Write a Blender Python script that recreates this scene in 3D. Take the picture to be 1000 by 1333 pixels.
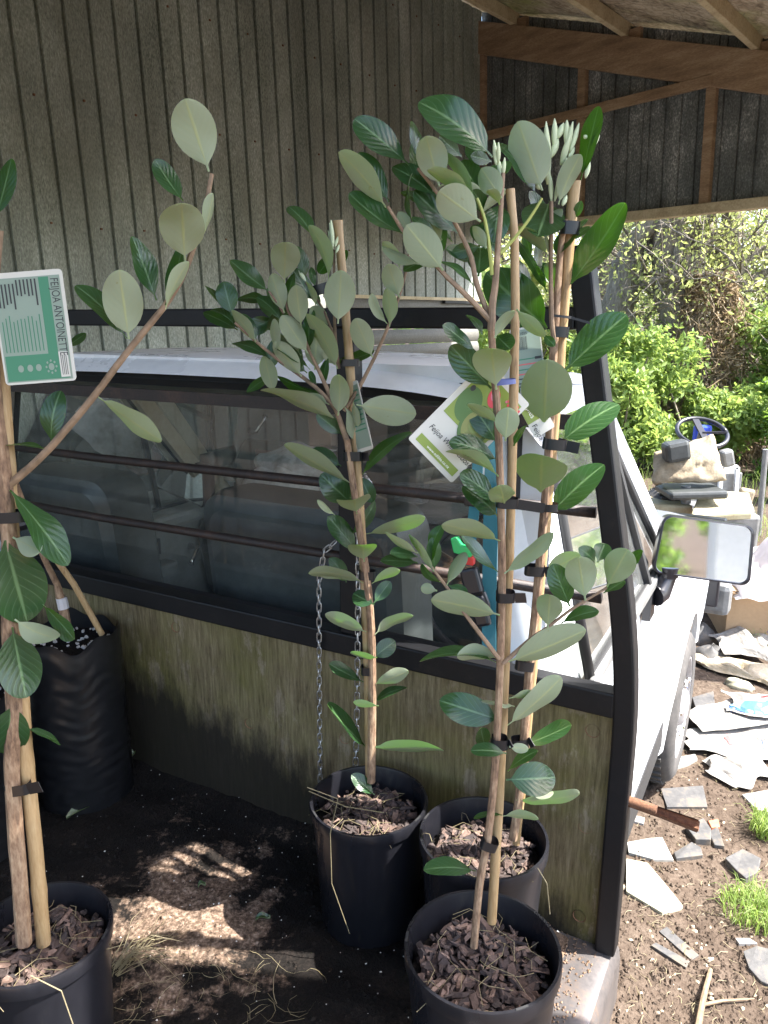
import bpy, math, random
from mathutils import Vector as V, Matrix, noise as mn
import numpy as np
for o in list(bpy.data.objects): bpy.data.objects.remove(o)
SC = bpy.context.scene
COL = SC.collection
R = math.radians
# ------------------------------------------------------------------ camera, sky, sun, exposure
CAMZ, PITCH, F = 1.78, R(14.3), 1001.0
cd = bpy.data.cameras.new('camera'); cam = bpy.data.objects.new('camera', cd); COL.objects.link(cam)
cam.location = (0, 0, CAMZ); cam.rotation_euler = (R(90) - PITCH, 0, 0)
cd.sensor_fit = 'VERTICAL'; cd.sensor_height = 34.6; cd.lens = 34.6 * F / 1333.0
cd.clip_start = 0.02; cd.clip_end = 600
SC.camera = cam
SUN_AZ, SUN_EL = R(-8), R(54)
w = bpy.data.worlds.new('World'); SC.world = w; w.use_nodes = True
wn = w.node_tree.nodes; wl = w.node_tree.links
sk = wn.new('ShaderNodeTexSky'); sk.sky_type = 'NISHITA'; sk.sun_disc = False
sk.sun_elevation = SUN_EL; sk.sun_rotation = R(90) - SUN_AZ
sk.air_density = 1.0; sk.dust_density = 2.5; sk.ozone_density = 1.0
wn['Background'].inputs['Strength'].default_value = 0.15
wl.new(sk.outputs[0], wn['Background'].inputs['Color'])
sl = bpy.data.lights.new('sun', 'SUN'); sl.energy = 4.3; sl.angle = R(0.53); sl.color = (1, .97, .92)
so = bpy.data.objects.new('sun', sl); COL.objects.link(so)
so.location = (8, -2, 10)
sdir = V((math.cos(SUN_EL) * math.cos(SUN_AZ), math.cos(SUN_EL) * math.sin(SUN_AZ), math.sin(SUN_EL)))
so.rotation_euler = sdir.to_track_quat('Z', 'Y').to_euler()
SC.view_settings.view_transform = 'Standard'; SC.view_settings.look = 'None'
SC.view_settings.exposure = 2.45; SC.view_settings.gamma = 1.0
SC.view_settings.use_curve_mapping = False
# ------------------------------------------------------------------ pixel -> point helpers
CP, SP = math.cos(PITCH), math.sin(PITCH)
def ray(u, v):
    up = (666.5 - v) / F
    return V(((u - 500) / F, CP + SP * up, -SP + CP * up))
EYE = V((0, 0, CAMZ))
def PY(u, v, y): r = ray(u, v); return EYE + r * (y / r.y)
def PZ(u, v, z): r = ray(u, v); return EYE + r * ((z - CAMZ) / r.z)
rnd = random.Random(7)
def U(a, b): return rnd.uniform(a, b)
# ------------------------------------------------------------------ materials
def mat(name, col=(.5, .5, .5), rough=.6, metal=0, spec=.5):
    m = bpy.data.materials.new(name); m.use_nodes = True
    b = m.node_tree.nodes['Principled BSDF']
    b.inputs['Base Color'].default_value = (*col, 1); b.inputs['Roughness'].default_value = rough
    b.inputs['Metallic'].default_value = metal; b.inputs['Specular IOR Level'].default_value = spec
    return m
class NT:
    def __init__(s, m): s.m = m; s.t = m.node_tree; s.b = s.t.nodes['Principled BSDF']; s.out = s.t.nodes['Material Output']
    def n(s, typ, **kw):
        n = s.t.nodes.new(typ)
        for k, v in kw.items():
            if k in n.inputs: n.inputs[k].default_value = v
            else: setattr(n, k, v)
        return n
    def l(s, a, b): s.t.links.new(a, b)
    def coord(s, which='Object', scale=(1, 1, 1), rot=(0, 0, 0)):
        c = s.n('ShaderNodeTexCoord'); mp = s.n('ShaderNodeMapping')
        mp.inputs['Scale'].default_value = scale; mp.inputs['Rotation'].default_value = rot
        s.l(c.outputs[which], mp.inputs[0]); return mp.outputs[0]
    def noise(s, vec, scale, detail=4, rough=.55, out='Fac'):
        n = s.n('ShaderNodeTexNoise', Scale=scale, Detail=detail, Roughness=rough); s.l(vec, n.inputs['Vector']); return n.outputs[out]
    def ramp(s, fac, stops):
        r = s.n('ShaderNodeValToRGB'); e = r.color_ramp.elements
        while len(e) < len(stops): e.new(.5)
        for x, (p, c) in zip(e, stops):
            x.position = p; x.color = (*c, 1) if not isinstance(c, (int, float)) else (c, c, c, 1)
        s.l(fac, r.inputs[0]); return r.outputs[0]
    def mix(s, fac, a, b, bt='MIX'):
        n = s.n('ShaderNodeMix', data_type='RGBA', blend_type=bt)
        for i, x in ((0, fac), (6, a), (7, b)):
            if isinstance(x, (int, float)): n.inputs[i].default_value = x if i == 0 else (x, x, x, 1)
            elif isinstance(x, tuple): n.inputs[i].default_value = (*x, 1)
            else: s.l(x, n.inputs[i])
        return n.outputs[2]
    def math(s, op, a, b=0.0):
        n = s.n('ShaderNodeMath', operation=op)
        for i, x in ((0, a), (1, b)):
            if isinstance(x, (int, float)): n.inputs[i].default_value = x
            else: s.l(x, n.inputs[i])
        return n.outputs[0]
    def bump(s, h, strength=.3, dist=.01):
        n = s.n('ShaderNodeBump', Strength=strength, Distance=dist); s.l(h, n.inputs['Height']); s.l(n.outputs[0], s.b.inputs['Normal']); return n
    def col(s, c): s.l(c, s.b.inputs['Base Color'])
    def rough(s, c): s.l(c, s.b.inputs['Roughness'])
M = {}
def blotch(name, stops, scale=6, rough=.7, bump=.2, bdist=.004, stretch=(1, 1, 1), fine=60, fine_amt=.35, metal=0, spec=.5, rr=None):
    m = mat(name, (.5, .5, .5), rough, metal, spec); t = NT(m)
    v = t.coord('Object', stretch)
    a = t.noise(v, scale, 6, .62); f = t.noise(v, fine, 3, .6)
    mixf = t.math('ADD', t.math('MULTIPLY', a, 1 - fine_amt), t.math('MULTIPLY', f, fine_amt))
    t.col(t.ramp(mixf, stops))
    if rr: t.rough(t.ramp(a, [(.3, rr[0]), (.7, rr[1])]))
    if bump: t.bump(f, bump, bdist)
    M[name] = m; return m
blotch('galv', [(.34, (.075, .088, .073)), (.44, (.185, .21, .178)), (.52, (.275, .305, .265)), (.64, (.48, .51, .46))], 3.0, .62, .25, .003, (1, 1, .35), 190, .55, 0, .4)
t = NT(M['galv']); vv = t.coord('Object', (1, 1, 1)); _s = t.b.inputs['Base Color'].links[0].from_socket
_k = t.ramp(t.noise(t.coord('Object', (3, 3, .5)), 1.6, 6, .7), [(.45, 0), (.66, .45)])          # brown run-off streaks
_s = t.mix(_k, _s, (.15, .15, .118))
_k = t.ramp(t.noise(t.coord('Object', (1, 1, .4)), 9, 5, .75), [(.66, 0), (.74, .7)])             # pale bird-lime and scuffs
_s = t.mix(_k, _s, (.42, .41, .36))
_k = t.ramp(t.noise(vv, .9, 4, .6), [(.35, .55), (.6, 0)]); t.col(t.mix(_k, _s, (.085, .097, .08)))
_s = t.b.inputs['Base Color'].links[0].from_socket; _o = t.n('ShaderNodeObjectInfo'); t.col(t.mix(1.0, _s, t.ramp(_o.outputs['Random'], [(0, .80), (1, 1.16)]), 'MULTIPLY'))
blotch('galv_shaded', [(.34, (.05, .055, .052)), (.5, (.12, .13, .124)), (.58, (.21, .22, .21)), (.66, (.46, .47, .45))], 5.0, .7, .25, .003, (1, 1, .6), 120, .5, 0, .3)  # iron of the side wall, darkened in colour for the backlit end wall
blotch('galv_pale', [(.3, (.05, .049, .041)), (.5, (.10, .097, .082)), (.75, (.17, .165, .145))], 3, .65, .2, .003, (1, 1, 1), 90, .4)
blotch('timber', [(.30, (.13, .08, .045)), (.5, (.27, .18, .105)), (.62, (.36, .26, .165)), (.8, (.5, .41, .30))], 4, .75, .3, .003, (1, 1, 6), 60, .4)
blotch('timber_pale', [(.30, (.24, .19, .11)), (.5, (.42, .35, .22)), (.8, (.60, .52, .36))], 5, .75, .3, .003, (2, 2, 2), 50, .45)
blotch('black_steel', [(.3, (.003, .003, .004)), (.55, (.006, .006, .007)), (.68, (.014, .012, .011)), (.78, (.06, .032, .019))], 9, .5, .2, .001, (1, 1, 1), 140, .35, 0, .3)
blotch('rusty_bar', [(.3, (.008, .006, .006)), (.5, (.02, .013, .011)), (.72, (.07, .035, .022))], 14, .6, .4, .001, (1, 1, 1), 220, .4)
blotch('rust', [(.3, (.045, .02, .012)), (.5, (.13, .055, .026)), (.7, (.24, .12, .06))], 30, .85, .5, .001, (1, 1, 1), 300, .5)
blotch('soil', [(.3, (.002, .0016, .0013)), (.5, (.006, .0045, .0035)), (.66, (.017, .0125, .010)), (.8, (.09, .067, .05))], 9, .9, .8, .004, (1, 1, 1), 190, .5, 0, .2)
blotch('dry_soil', [(.3, (.07, .045, .03)), (.5, (.20, .13, .085)), (.75, (.34, .24, .17))], 25, .95, .8, .003, (1, 1, 1), 260, .5, 0, .1)
blotch('dirt', [(.28, (.030, .021, .015)), (.5, (.076, .056, .042)), (.62, (.105, .080, .061)), (.78, (.175, .14, .11))], 2.2, .95, .9, .012, (1, 1, 1), 45, .5, 0, .1)
blotch('bark_chip', [(.3, (.045, .032, .027)), (.5, (.10, .072, .062)), (.72, (.20, .155, .135))], 40, .85, .4, .001, (1, 1, 1), 300, .4, 0, .3)
blotch('white_paint', [(.3, (.66, .68, .71)), (.55, (.74, .76, .78)), (.75, (.80, .81, .82))], 5, .28, 0, 0, (1, 1, 1), 40, .3, 0, .5, (.2, .4))
blotch('tray_steel', [(.3, (.09, .085, .085)), (.5, (.16, .145, .14)), (.62, (.22, .17, .14)), (.75, (.26, .16, .095))], 10, .38, .2, .001, (1, 1, 1), 140, .35, .55)
blotch('deck_ply', [(.3, (.20, .12, .06)), (.5, (.36, .22, .11)), (.75, (.46, .30, .17))], 8, .85, .3, .002, (1, 6, 1), 120, .4)
blotch('pot_plastic', [(.3, (.006, .006, .008)), (.6, (.011, .011, .014)), (.72, (.026, .024, .022)), (.82, (.08, .07, .06))], 9, .34, .12, .0008, (1, 1, .25), 130, .4, 0, .5, (.20, .42))
blotch('bag_plastic', [(.3, (.006, .006, .007)), (.7, (.013, .013, .014))], 8, .33, 0, 0)
blotch('bamboo', [(.30, (.11, .06, .025)), (.43, (.29, .185, .085)), (.58, (.37, .255, .13)), (.8, (.46, .35, .21))], 16, .5, .2, .0006, (3, 3, .4), 160, .4)
blotch('stem_bark', [(.34, (.06, .033, .02)), (.48, (.20, .12, .07)), (.68, (.38, .27, .17))], 50, .8, .6, .0012, (1, 1, .3), 260, .45)
blotch('twig', [(.3, (.13, .085, .05)), (.6, (.24, .16, .10)), (.8, (.34, .25, .16))], 60, .7, .2, .0005)
M['green_twig'] = mat('green_twig', (.30, .33, .08), .55)
M['tape'] = mat('tape', (.010, .010, .012), .35)
M['blue_tie'] = mat('blue_tie', (.10, .12, .28), .4)
M['rubber'] = mat('rubber', (.018, .018, .019), .6)
blotch('tyre', [(.3, (.03, .029, .028)), (.6, (.07, .064, .06)), (.8, (.15, .13, .115))], 12, .85, .3, .002)
blotch('rim_steel', [(.3, (.25, .24, .25)), (.6, (.42, .41, .42)), (.8, (.40, .32, .26))], 14, .45, .1, .001, (1, 1, 1), 100, .3, .5)
M['chrome'] = mat('chrome', (.7, .7, .7), .18, 1)
M['chain'] = mat('chain', (.45, .45, .45), .35, .9)
M['mirror'] = mat('mirror', (.82, .84, .86), .04, 1)
blotch('vinyl', [(.3, (.022, .025, .025)), (.7, (.05, .055, .055))], 20, .5, .2, .0006)
blotch('grey_vinyl', [(.3, (.15, .16, .15)), (.7, (.24, .25, .24))], 10, .5, .15, .0008)
blotch('beige_trim', [(.3, (.34, .29, .20)), (.7, (.48, .42, .31))], 8, .6)
blotch('dash_red', [(.3, (.10, .035, .03)), (.7, (.18, .07, .055))], 9, .7)
blotch('cloth', [(.3, (.30, .27, .24)), (.5, (.5, .47, .43)), (.75, (.68, .66, .62))], 7, .9, .3, .004)
blotch('brown_cloth', [(.3, (.11, .085, .06)), (.7, (.24, .19, .14))], 7, .9, .3, .004)
M['teal'] = mat('teal', (.05, .36, .43), .75)
t = NT(M['teal']); vv = t.coord('Object', (1, 1, 1)); wv = t.n('ShaderNodeTexWave', Scale=190.0, Distortion=.6); t.l(vv, wv.inputs['Vector'])
t.col(t.mix(wv.outputs['Fac'], (.010, .085, .11), (.03, .17, .21))); t.bump(wv.outputs['Fac'], .5, .001)
M['green_plastic'] = mat('green_plastic', (.03, .42, .12), .35)
M['red_plastic'] = mat('red_plastic', (.5, .03, .025), .4)
M['black_plastic'] = mat('black_plastic', (.014, .014, .018), .3)
M['blue_plastic'] = mat('blue_plastic', (.03, .08, .55), .45)
blotch('paper_roof', [(.36, (.12, .09, .06)), (.46, (.34, .28, .20)), (.56, (.52, .45, .34)), (.72, (.70, .63, .50))], 5, .8, .8, .02, (1, 1, 1), 30, .45)
t = NT(M['paper_roof']); vv = t.coord('Object', (1, 1, 1)); vo = t.n('ShaderNodeTexVoronoi', Scale=17.0, feature='DISTANCE_TO_EDGE'); t.l(vv, vo.inputs['Vector'])
src = t.b.inputs['Base Color'].links[0].from_socket
gm = t.mix(t.ramp(t.noise(vv, 1.3, 3), [(.56, 0), (.68, .75)]), src, (.30, .36, .10))
t.col(t.mix(t.ramp(vo.outputs['Distance'], [(.012, .55), (.03, 0)]), gm, (.13, .12, .10)))
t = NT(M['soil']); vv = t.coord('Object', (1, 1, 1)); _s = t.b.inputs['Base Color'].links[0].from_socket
# ragged patches of paler dust and dry crumbs, lightened further to boost the sun patch
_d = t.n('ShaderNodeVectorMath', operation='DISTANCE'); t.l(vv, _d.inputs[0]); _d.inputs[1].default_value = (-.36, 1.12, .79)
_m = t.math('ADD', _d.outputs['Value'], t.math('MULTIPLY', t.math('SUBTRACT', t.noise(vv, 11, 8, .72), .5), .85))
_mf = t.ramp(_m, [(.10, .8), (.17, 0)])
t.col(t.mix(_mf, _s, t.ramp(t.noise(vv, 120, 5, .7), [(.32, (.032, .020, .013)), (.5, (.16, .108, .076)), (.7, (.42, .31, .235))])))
def plywood():
    m = mat('plywood', (.2, .16, .1), .85, 0, .2); t = NT(m)
    v = t.coord('Object', (1, 1, 1)); vs = t.coord('Object', (30, 30, 2.6))
    g = t.math('ADD', t.math('MULTIPLY', t.noise(vs, 6, 6, .7), .6), t.math('MULTIPLY', t.noise(v, 9, 6, .7), .4))
    base = t.ramp(g, [(.30, (.028, .021, .010)), (.43, (.105, .080, .042)), (.55, (.175, .138, .078)), (.75, (.29, .24, .16))])
    moss = t.ramp(t.noise(v, 4.5, 5, .65), [(.42, 0), (.62, .8)])
    base = t.mix(moss, base, t.ramp(g, [(.3, (.03, .029, .007)), (.7, (.13, .115, .032))]))
    pale = t.ramp(t.noise(t.coord('Object', (5, 5, 2)), 3, 6, .75), [(.55, 0), (.61, .55)])
    base = t.mix(pale, base, t.ramp(g, [(.3, (.10, .075, .05)), (.6, (.25, .20, .145))]))
    sx = t.n('ShaderNodeSeparateXYZ'); t.l(v, sx.inputs[0])
    # damp black staining with a ragged edge where the wet soil has lain against the board
    edge = t.math('ADD', sx.outputs['Z'], t.math('MULTIPLY', t.noise(t.coord('Object', (6, 6, 2.0)), 2.6, 8, .72), -.30))
    xg = t.math('MULTIPLY', t.math('ADD', sx.outputs['X'], .62), .24)
    edge = t.math('ADD', edge, xg)
    st = t.ramp(t.math('MULTIPLY', t.math('SUBTRACT', edge, .745), 6), [(.0, .93), (.22, .6), (.5, 0)])
    base = t.mix(st, base, (.010, .008, .006))
    t.col(base); t.bump(g, .6, .002); M['plywood'] = m
plywood()
def leafmat(name, dark, light, vein, rough, trans, tcol, spec, lobes=8):
    m = mat(name, dark, rough, 0, spec); t = NT(m)
    uv = t.n('ShaderNodeUVMap'); sx = t.n('ShaderNodeSeparateXYZ'); t.l(uv.outputs[0], sx.inputs[0])
    ax = t.math('ABSOLUTE', t.math('SUBTRACT', sx.outputs['X'], .5))
    oi = t.n('ShaderNodeObjectInfo')
    nz = t.noise(t.coord('Object', (1, 1, 1)), 45, 3)
    side = t.math('PINGPONG', t.math('ADD', t.math('MULTIPLY', sx.outputs['Y'], lobes), t.math('MULTIPLY', ax, -5.5)), .5)
    side = t.math('ADD', side, t.math('MULTIPLY', t.math('SUBTRACT', nz, .5), .16))
    vl = t.ramp(side, [(.0, 1), (.075, 0)])
    mid = t.ramp(ax, [(.016, 1), (.045, 0)])
    vf = t.math('MAXIMUM', t.math('MULTIPLY', vl, .55), mid)
    body = t.mix(t.math('ADD', t.math('MULTIPLY', oi.outputs['Random'], .6), t.math('MULTIPLY', nz, .4)), dark, light)
    colr = t.mix(t.math('MULTIPLY', vf, .8), body, vein)
    spot = t.ramp(t.noise(t.coord('Object', (1, 1, 1)), 95, 3, .7), [(.70, 0), (.76, .7)]); colr = t.mix(spot, colr, (.16, .11, .05) if name == 'leaf_top' else (.27, .22, .12))
    t.col(colr)
    ret = t.noise(t.coord('Object', (1, 1, 1)), 420, 2)
    hh = t.math('ADD', t.math('MULTIPLY', side, .9 if name == 'leaf_top' else -.35), t.math('MULTIPLY', ret, .18))
    hh = t.math('SUBTRACT', hh, t.math('MULTIPLY', mid, .35 if name == 'leaf_top' else -.5))
    t.bump(hh, .22, .0018)
    tr = t.n('ShaderNodeBsdfTranslucent'); tr.inputs['Color'].default_value = (*tcol, 1)
    t.l(t.mix(t.math('MULTIPLY', vf, .5), tcol, tuple(c * .7 for c in tcol)), tr.inputs['Color'])
    mx = t.n('ShaderNodeMixShader'); mx.inputs[0].default_value = trans
    t.l(t.b.outputs[0], mx.inputs[1]); t.l(tr.outputs[0], mx.inputs[2]); t.l(mx.outputs[0], t.out.inputs[0])
    M[name] = m
leafmat('leaf_top', (.010, .029, .014), (.026, .064, .025), (.12, .20, .085), .24, .19, (.45, .80, .08), .5)
leafmat('leaf_under', (.30, .335, .225), (.43, .46, .335), (.52, .53, .27), .6, .45, (.45, .80, .08), .25)
_t = NT(M['bark_chip']); _g = _t.n('ShaderNodeNewGeometry'); _s = _t.b.inputs['Base Color'].links[0].from_socket
_t.col(_t.mix(1.0, _s, _t.ramp(_g.outputs['Random Per Island'], [(0, (.28, .30, .33)), (.4, (.6, .60, .62)), (.75, (.9, .82, .78)), (1, (1.7, 1.55, 1.4))]), 'MULTIPLY'))
M['bud'] = mat('bud', (.50, .56, .36), .7)
def foliage(name, a, b, tc):
    m = mat(name, a, .5, 0, .3); t = NT(m)
    g = t.n('ShaderNodeNewGeometry'); t.col(t.ramp(g.outputs['Random Per Island'], [(0, a), (1, b)]))
    tr = t.n('ShaderNodeBsdfTranslucent', Color=(*tc, 1)); mx = t.n('ShaderNodeMixShader'); mx.inputs[0].default_value = .4
    t.l(t.b.outputs[0], mx.inputs[1]); t.l(tr.outputs[0], mx.inputs[2]); t.l(mx.outputs[0], t.out.inputs[0]); M[name] = m
foliage('fol_bright', (.085, .15, .03), (.21, .28, .085), (.42, .55, .13))
foliage('fol_mid', (.05, .11, .02), (.12, .20, .045), (.32, .50, .08))
foliage('fol_yellow', (.18, .20, .06), (.30, .32, .12), (.55, .60, .2))
foliage('fol_dry', (.20, .14, .08), (.38, .29, .18), (.34, .26, .16))
foliage('grass', (.10, .17, .03), (.24, .30, .09), (.35, .48, .10))
foliage('straw', (.20, .165, .09), (.40, .34, .21), (.25, .2, .12))
blotch('tree_bark', [(.3, (.06, .05, .038)), (.5, (.18, .15, .115)), (.7, (.36, .31, .25))], 5, .9, .8, .02, (1, 1, .35), 40, .4)
def glass(name, refl=.06, dirt=.05, dcol=(.45, .48, .45), tint=(.93, .96, .95)):
    m = mat(name, dcol, .9); t = NT(m)
    tp = t.n('ShaderNodeBsdfTransparent', Color=(*tint, 1)); gl = t.n('ShaderNodeBsdfGlossy', Roughness=.03)
    fr = t.n('ShaderNodeFresnel', IOR=1.5); m1 = t.n('ShaderNodeMixShader'); m2 = t.n('ShaderNodeMixShader')
    t.l(t.math('ADD', t.math('MULTIPLY', fr.outputs[0], .9), refl * .2), m1.inputs[0]); t.l(tp.outputs[0], m1.inputs[1]); t.l(gl.outputs[0], m1.inputs[2])
    nz = t.noise(t.coord('Object', (1, 1, 1)), 5, 6, .7)
    t.l(t.ramp(nz, [(.35, dirt * .4), (.8, dirt * 2.2)]), m2.inputs[0])
    t.l(m1.outputs[0], m2.inputs[1]); t.l(t.b.outputs[0], m2.inputs[2]); t.l(m2.outputs[0], t.out.inputs[0]); M[name] = m
glass('window_glass', .06, .04, (.5, .54, .5), (.97, 1.0, .985)); glass('side_glass', .08, .06, (.6, .62, .6))
M['card_white'] = mat('card_white', (.50, .48, .42), .45)
M['card_aged'] = mat('card_aged', (.20, .255, .20), .5)
M['card_green'] = mat('card_green', (.04, .17, .09), .5)
M['card_lime'] = mat('card_lime', (.19, .25, .035), .45)
M['ink'] = mat('ink', (.03, .03, .03), .6); M['ink_white'] = mat('ink_white', (.8, .8, .72), .6)
M['ink_blue'] = mat('ink_blue', (.04, .12, .50), .6); M['ink_red'] = mat('ink_red', (.55, .10, .10), .6); M['ink_sky'] = mat('ink_sky', (.15, .45, .75), .6)
M['fruit'] = mat('fruit', (.07, .14, .03), .5); M['fruit_l'] = mat('fruit_l', (.24, .28, .08), .5); M['fruit_in'] = mat('fruit_in', (.20, .21, .06), .5)
M['petal'] = mat('petal', (.60, .05, .06), .5); M['pink'] = mat('pink', (.62, .16, .22), .5)
blotch('cardboard', [(.3, (.34, .22, .12)), (.7, (.46, .31, .18))], 5, .85, .1, .002)
blotch('paper', [(.3, (.20, .183, .16)), (.7, (.33, .315, .295))], 5, .9, .2, .003)
blotch('paper_tan', [(.3, (.27, .21, .13)), (.5, (.40, .33, .23)), (.75, (.52, .47, .38))], 6, .9, .3, .003)
blotch('slate', [(.3, (.035, .034, .034)), (.5, (.075, .072, .07)), (.62, (.13, .105, .08)), (.8, (.2, .165, .13))], 9, .7, .3, .003)
blotch('board_cream', [(.3, (.33, .31, .21)), (.7, (.45, .43, .32))], 6, .8, .2, .002)
blotch('board_grey', [(.3, (.20, .20, .18)), (.7, (.32, .31, .28))], 8, .85, .3, .002)
blotch('terracotta', [(.3, (.38, .12, .06)), (.7, (.5, .2, .11))], 20, .8)
blotch('stick', [(.3, (.10, .065, .038)), (.7, (.24, .17, .105))], 30, .8, .4, .001)
blotch('canvas', [(.3, (.16, .125, .08)), (.5, (.27, .22, .15)), (.75, (.40, .35, .26))], 6, .9, .5, .006)
blotch('mower_cream', [(.3, (.22, .18, .10)), (.5, (.33, .29, .18)), (.75, (.42, .39, .26))], 7, .6, .2, .002)
blotch('grey_metal', [(.3, (.13, .13, .13)), (.7, (.26, .26, .25))], 12, .5, .1, .001, metal=.3)
blotch('white_post', [(.3, (.60, .62, .63)), (.7, (.78, .79, .80))], 6, .6, .1, .002)
M['perlite'] = mat('perlite', (.55, .52, .47), .9)
M['poly_sheet'] = mat('poly_sheet', (.72, .70, .72), .35)
t = NT(M['poly_sheet']); tr = t.n('ShaderNodeBsdfTranslucent', Color=(.8, .78, .8, 1)); mx = t.n('ShaderNodeMixShader'); mx.inputs[0].default_value = .4
t.l(t.b.outputs[0], mx.inputs[1]); t.l(tr.outputs[0], mx.inputs[2]); t.l(mx.outputs[0], t.out.inputs[0])
# ------------------------------------------------------------------ mesh helpers
class MB:
    def __init__(s): s.v = []; s.f = []; s.mi = []; s.uv = None; s.smooth = False
    def add(s, vs, fs, m=0):
        o = len(s.v); s.v += [V(p) for p in vs]; s.f += [tuple(i + o for i in f) for f in fs]; s.mi += [m] * len(fs); return s
    def box(s, c, size, rot=None, m=0, taper=1.0):
        x, y, z = (d / 2 for d in size); c = V(c)
        vs = [V((sx * x * (taper if sz > 0 else 1), sy * y * (taper if sz > 0 else 1), sz * z)) for sz in (-1, 1) for sy in (-1, 1) for sx in (-1, 1)]
        if rot is not None: vs = [rot @ p for p in vs]
        return s.add([c + p for p in vs], [(0, 2, 3, 1), (4, 5, 7, 6), (0, 1, 5, 4), (2, 6, 7, 3), (0, 4, 6, 2), (1, 3, 7, 5)], m)
    def beam(s, a, b, w, h, up=(0, 0, 1), m=0):
        a, b = V(a), V(b); d = (b - a).normalized(); up = V(up)
        x = d.cross(up).normalized(); z = x.cross(d).normalized()
        vs = [p + x * sx * w / 2 + z * sz * h / 2 for p in (a, b) for sz in (-1, 1) for sx in (-1, 1)]
        return s.add(vs, [(0, 1, 3, 2), (4, 6, 7, 5), (0, 4, 5, 1), (2, 3, 7, 6), (0, 2, 6, 4), (1, 5, 7, 3)], m)
    def tube(s, pts, rad, n=8, cap=True, m=0, jit=0):
        pts = [V(p) for p in pts]; k = len(pts)
        if not hasattr(rad, '__len__'): rad = [rad] * k
        o = len(s.v); prev = None; vs = []
        for i, p in enumerate(pts):
            d = (pts[min(i + 1, k - 1)] - pts[max(i - 1, 0)]).normalized()
            if prev is None: x = d.orthogonal().normalized()
            else:
                x = prev - d * prev.dot(d); x = x.normalized() if x.length > 1e-6 else d.orthogonal().normalized()
            prev = x; y = d.cross(x)
            for j in range(n):
                a = 2 * math.pi * j / n; r = rad[i] * (1 + (U(-jit, jit) if jit else 0)); vs.append(p + (x * math.cos(a) + y * math.sin(a)) * r)
        fs = [(i * n + j, i * n + (j + 1) % n, (i + 1) * n + (j + 1) % n, (i + 1) * n + j) for i in range(k - 1) for j in range(n)]
        if cap: fs += [tuple(range(n - 1, -1, -1)), tuple(range((k - 1) * n, k * n))]
        return s.add(vs, fs, m)
    def lathe(s, prof, c=(0, 0, 0), n=40, axis=None, m=0):
        c = V(c); vs = []
        for r, z in prof:
            for j in range(n):
                a = 2 * math.pi * j / n; p = V((r * math.cos(a), r * math.sin(a), z))
                vs.append(c + (axis @ p if axis is not None else p))
        k = len(prof)
        return s.add(vs, [(i * n + j, i * n + (j + 1) % n, (i + 1) * n + (j + 1) % n, (i + 1) * n + j) for i in range(k - 1) for j in range(n)], m)
    def prism(s, poly, h, fn=None, m=0):
        n = len(poly); fn = fn or (lambda a, b, c: V((a, b, c)))
        vs = [fn(a, b, 0) for a, b in poly] + [fn(a, b, h) for a, b in poly]
        return s.add(vs, [tuple(range(n - 1, -1, -1)), tuple(range(n, 2 * n))] + [(i, (i + 1) % n, n + (i + 1) % n, n + i) for i in range(n)], m)
    def grid(s, nx, ny, fn, m=0):
        vs = [fn(i / nx, j / ny) for j in range(ny + 1) for i in range(nx + 1)]
        return s.add(vs, [(j * (nx + 1) + i, j * (nx + 1) + i + 1, (j + 1) * (nx + 1) + i + 1, (j + 1) * (nx + 1) + i) for j in range(ny) for i in range(nx)], m)
def emit(name, mb, mats, parent=None, off=None, smooth=None, bevel=0, **props):
    me = bpy.data.meshes.new(name)
    vs = [p - off for p in mb.v] if off is not None else mb.v
    me.from_pydata([tuple(p) for p in vs], [], mb.f)
    if isinstance(mats, str): mats = [mats]
    for k in mats: me.materials.append(M[k])
    if len(mats) > 1: me.polygons.foreach_set('material_index', mb.mi)
    sm = mb.smooth if smooth is None else smooth
    if sm: me.polygons.foreach_set('use_smooth', [True] * len(mb.f))
    if mb.uv is not None:
        ul = me.uv_layers.new(name='UVMap')
        for p in me.polygons:
            for li in p.loop_indices: ul.data[li].uv = mb.uv[me.loops[li].vertex_index]
    me.update()
    o = bpy.data.objects.new(name, me); COL.objects.link(o)
    if parent is not None: o.parent = parent
    if bevel:
        b = o.modifiers.new('bevel', 'BEVEL'); b.width = bevel; b.segments = 2; b.limit_method = 'ANGLE'; b.angle_limit = R(40)
    if sm == 'auto':
        try:
            me.set_sharp_from_angle(angle=R(35))
        except Exception: pass
    for k, v in props.items(): o[k] = v
    return o
def thing(name, label, cat, loc=(0, 0, 0), rotz=0, group=None):
    o = bpy.data.objects.new(name, None); COL.objects.link(o); o.location = loc; o.rotation_euler = (0, 0, rotz)
    o.empty_display_size = .1; o['label'] = label; o['category'] = cat
    if group: o['group'] = group
    return o
def tag(o, label, cat, group=None):
    o['label'] = label; o['category'] = cat
    if group: o['group'] = group
    return o
def share(o, name=None, parent=None, loc=None, rot=None):
    c = o.copy(); COL.objects.link(c); c.parent = parent if parent is not None else o.parent
    if loc is not None: c.location = loc
    if rot is not None: c.rotation_euler = rot
    return c
def text_mb(txt, size, font=None, shear=0.0):
    cu = bpy.data.curves.new('lettering', 'FONT'); cu.body = txt; cu.size = size; cu.shear = shear
    o = bpy.data.objects.new('lettering', cu); COL.objects.link(o)
    dg = bpy.context.evaluated_depsgraph_get(); me = bpy.data.meshes.new_from_object(o.evaluated_get(dg))
    mb = MB(); mb.v = [v.co.copy() for v in me.vertices]; mb.f = [tuple(p.vertices) for p in me.polygons]; mb.mi = [0] * len(mb.f)
    bpy.data.objects.remove(o); return mb
def N(x, y, z=0, s=1): return mn.noise(V((x * s, y * s, z)))
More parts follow.
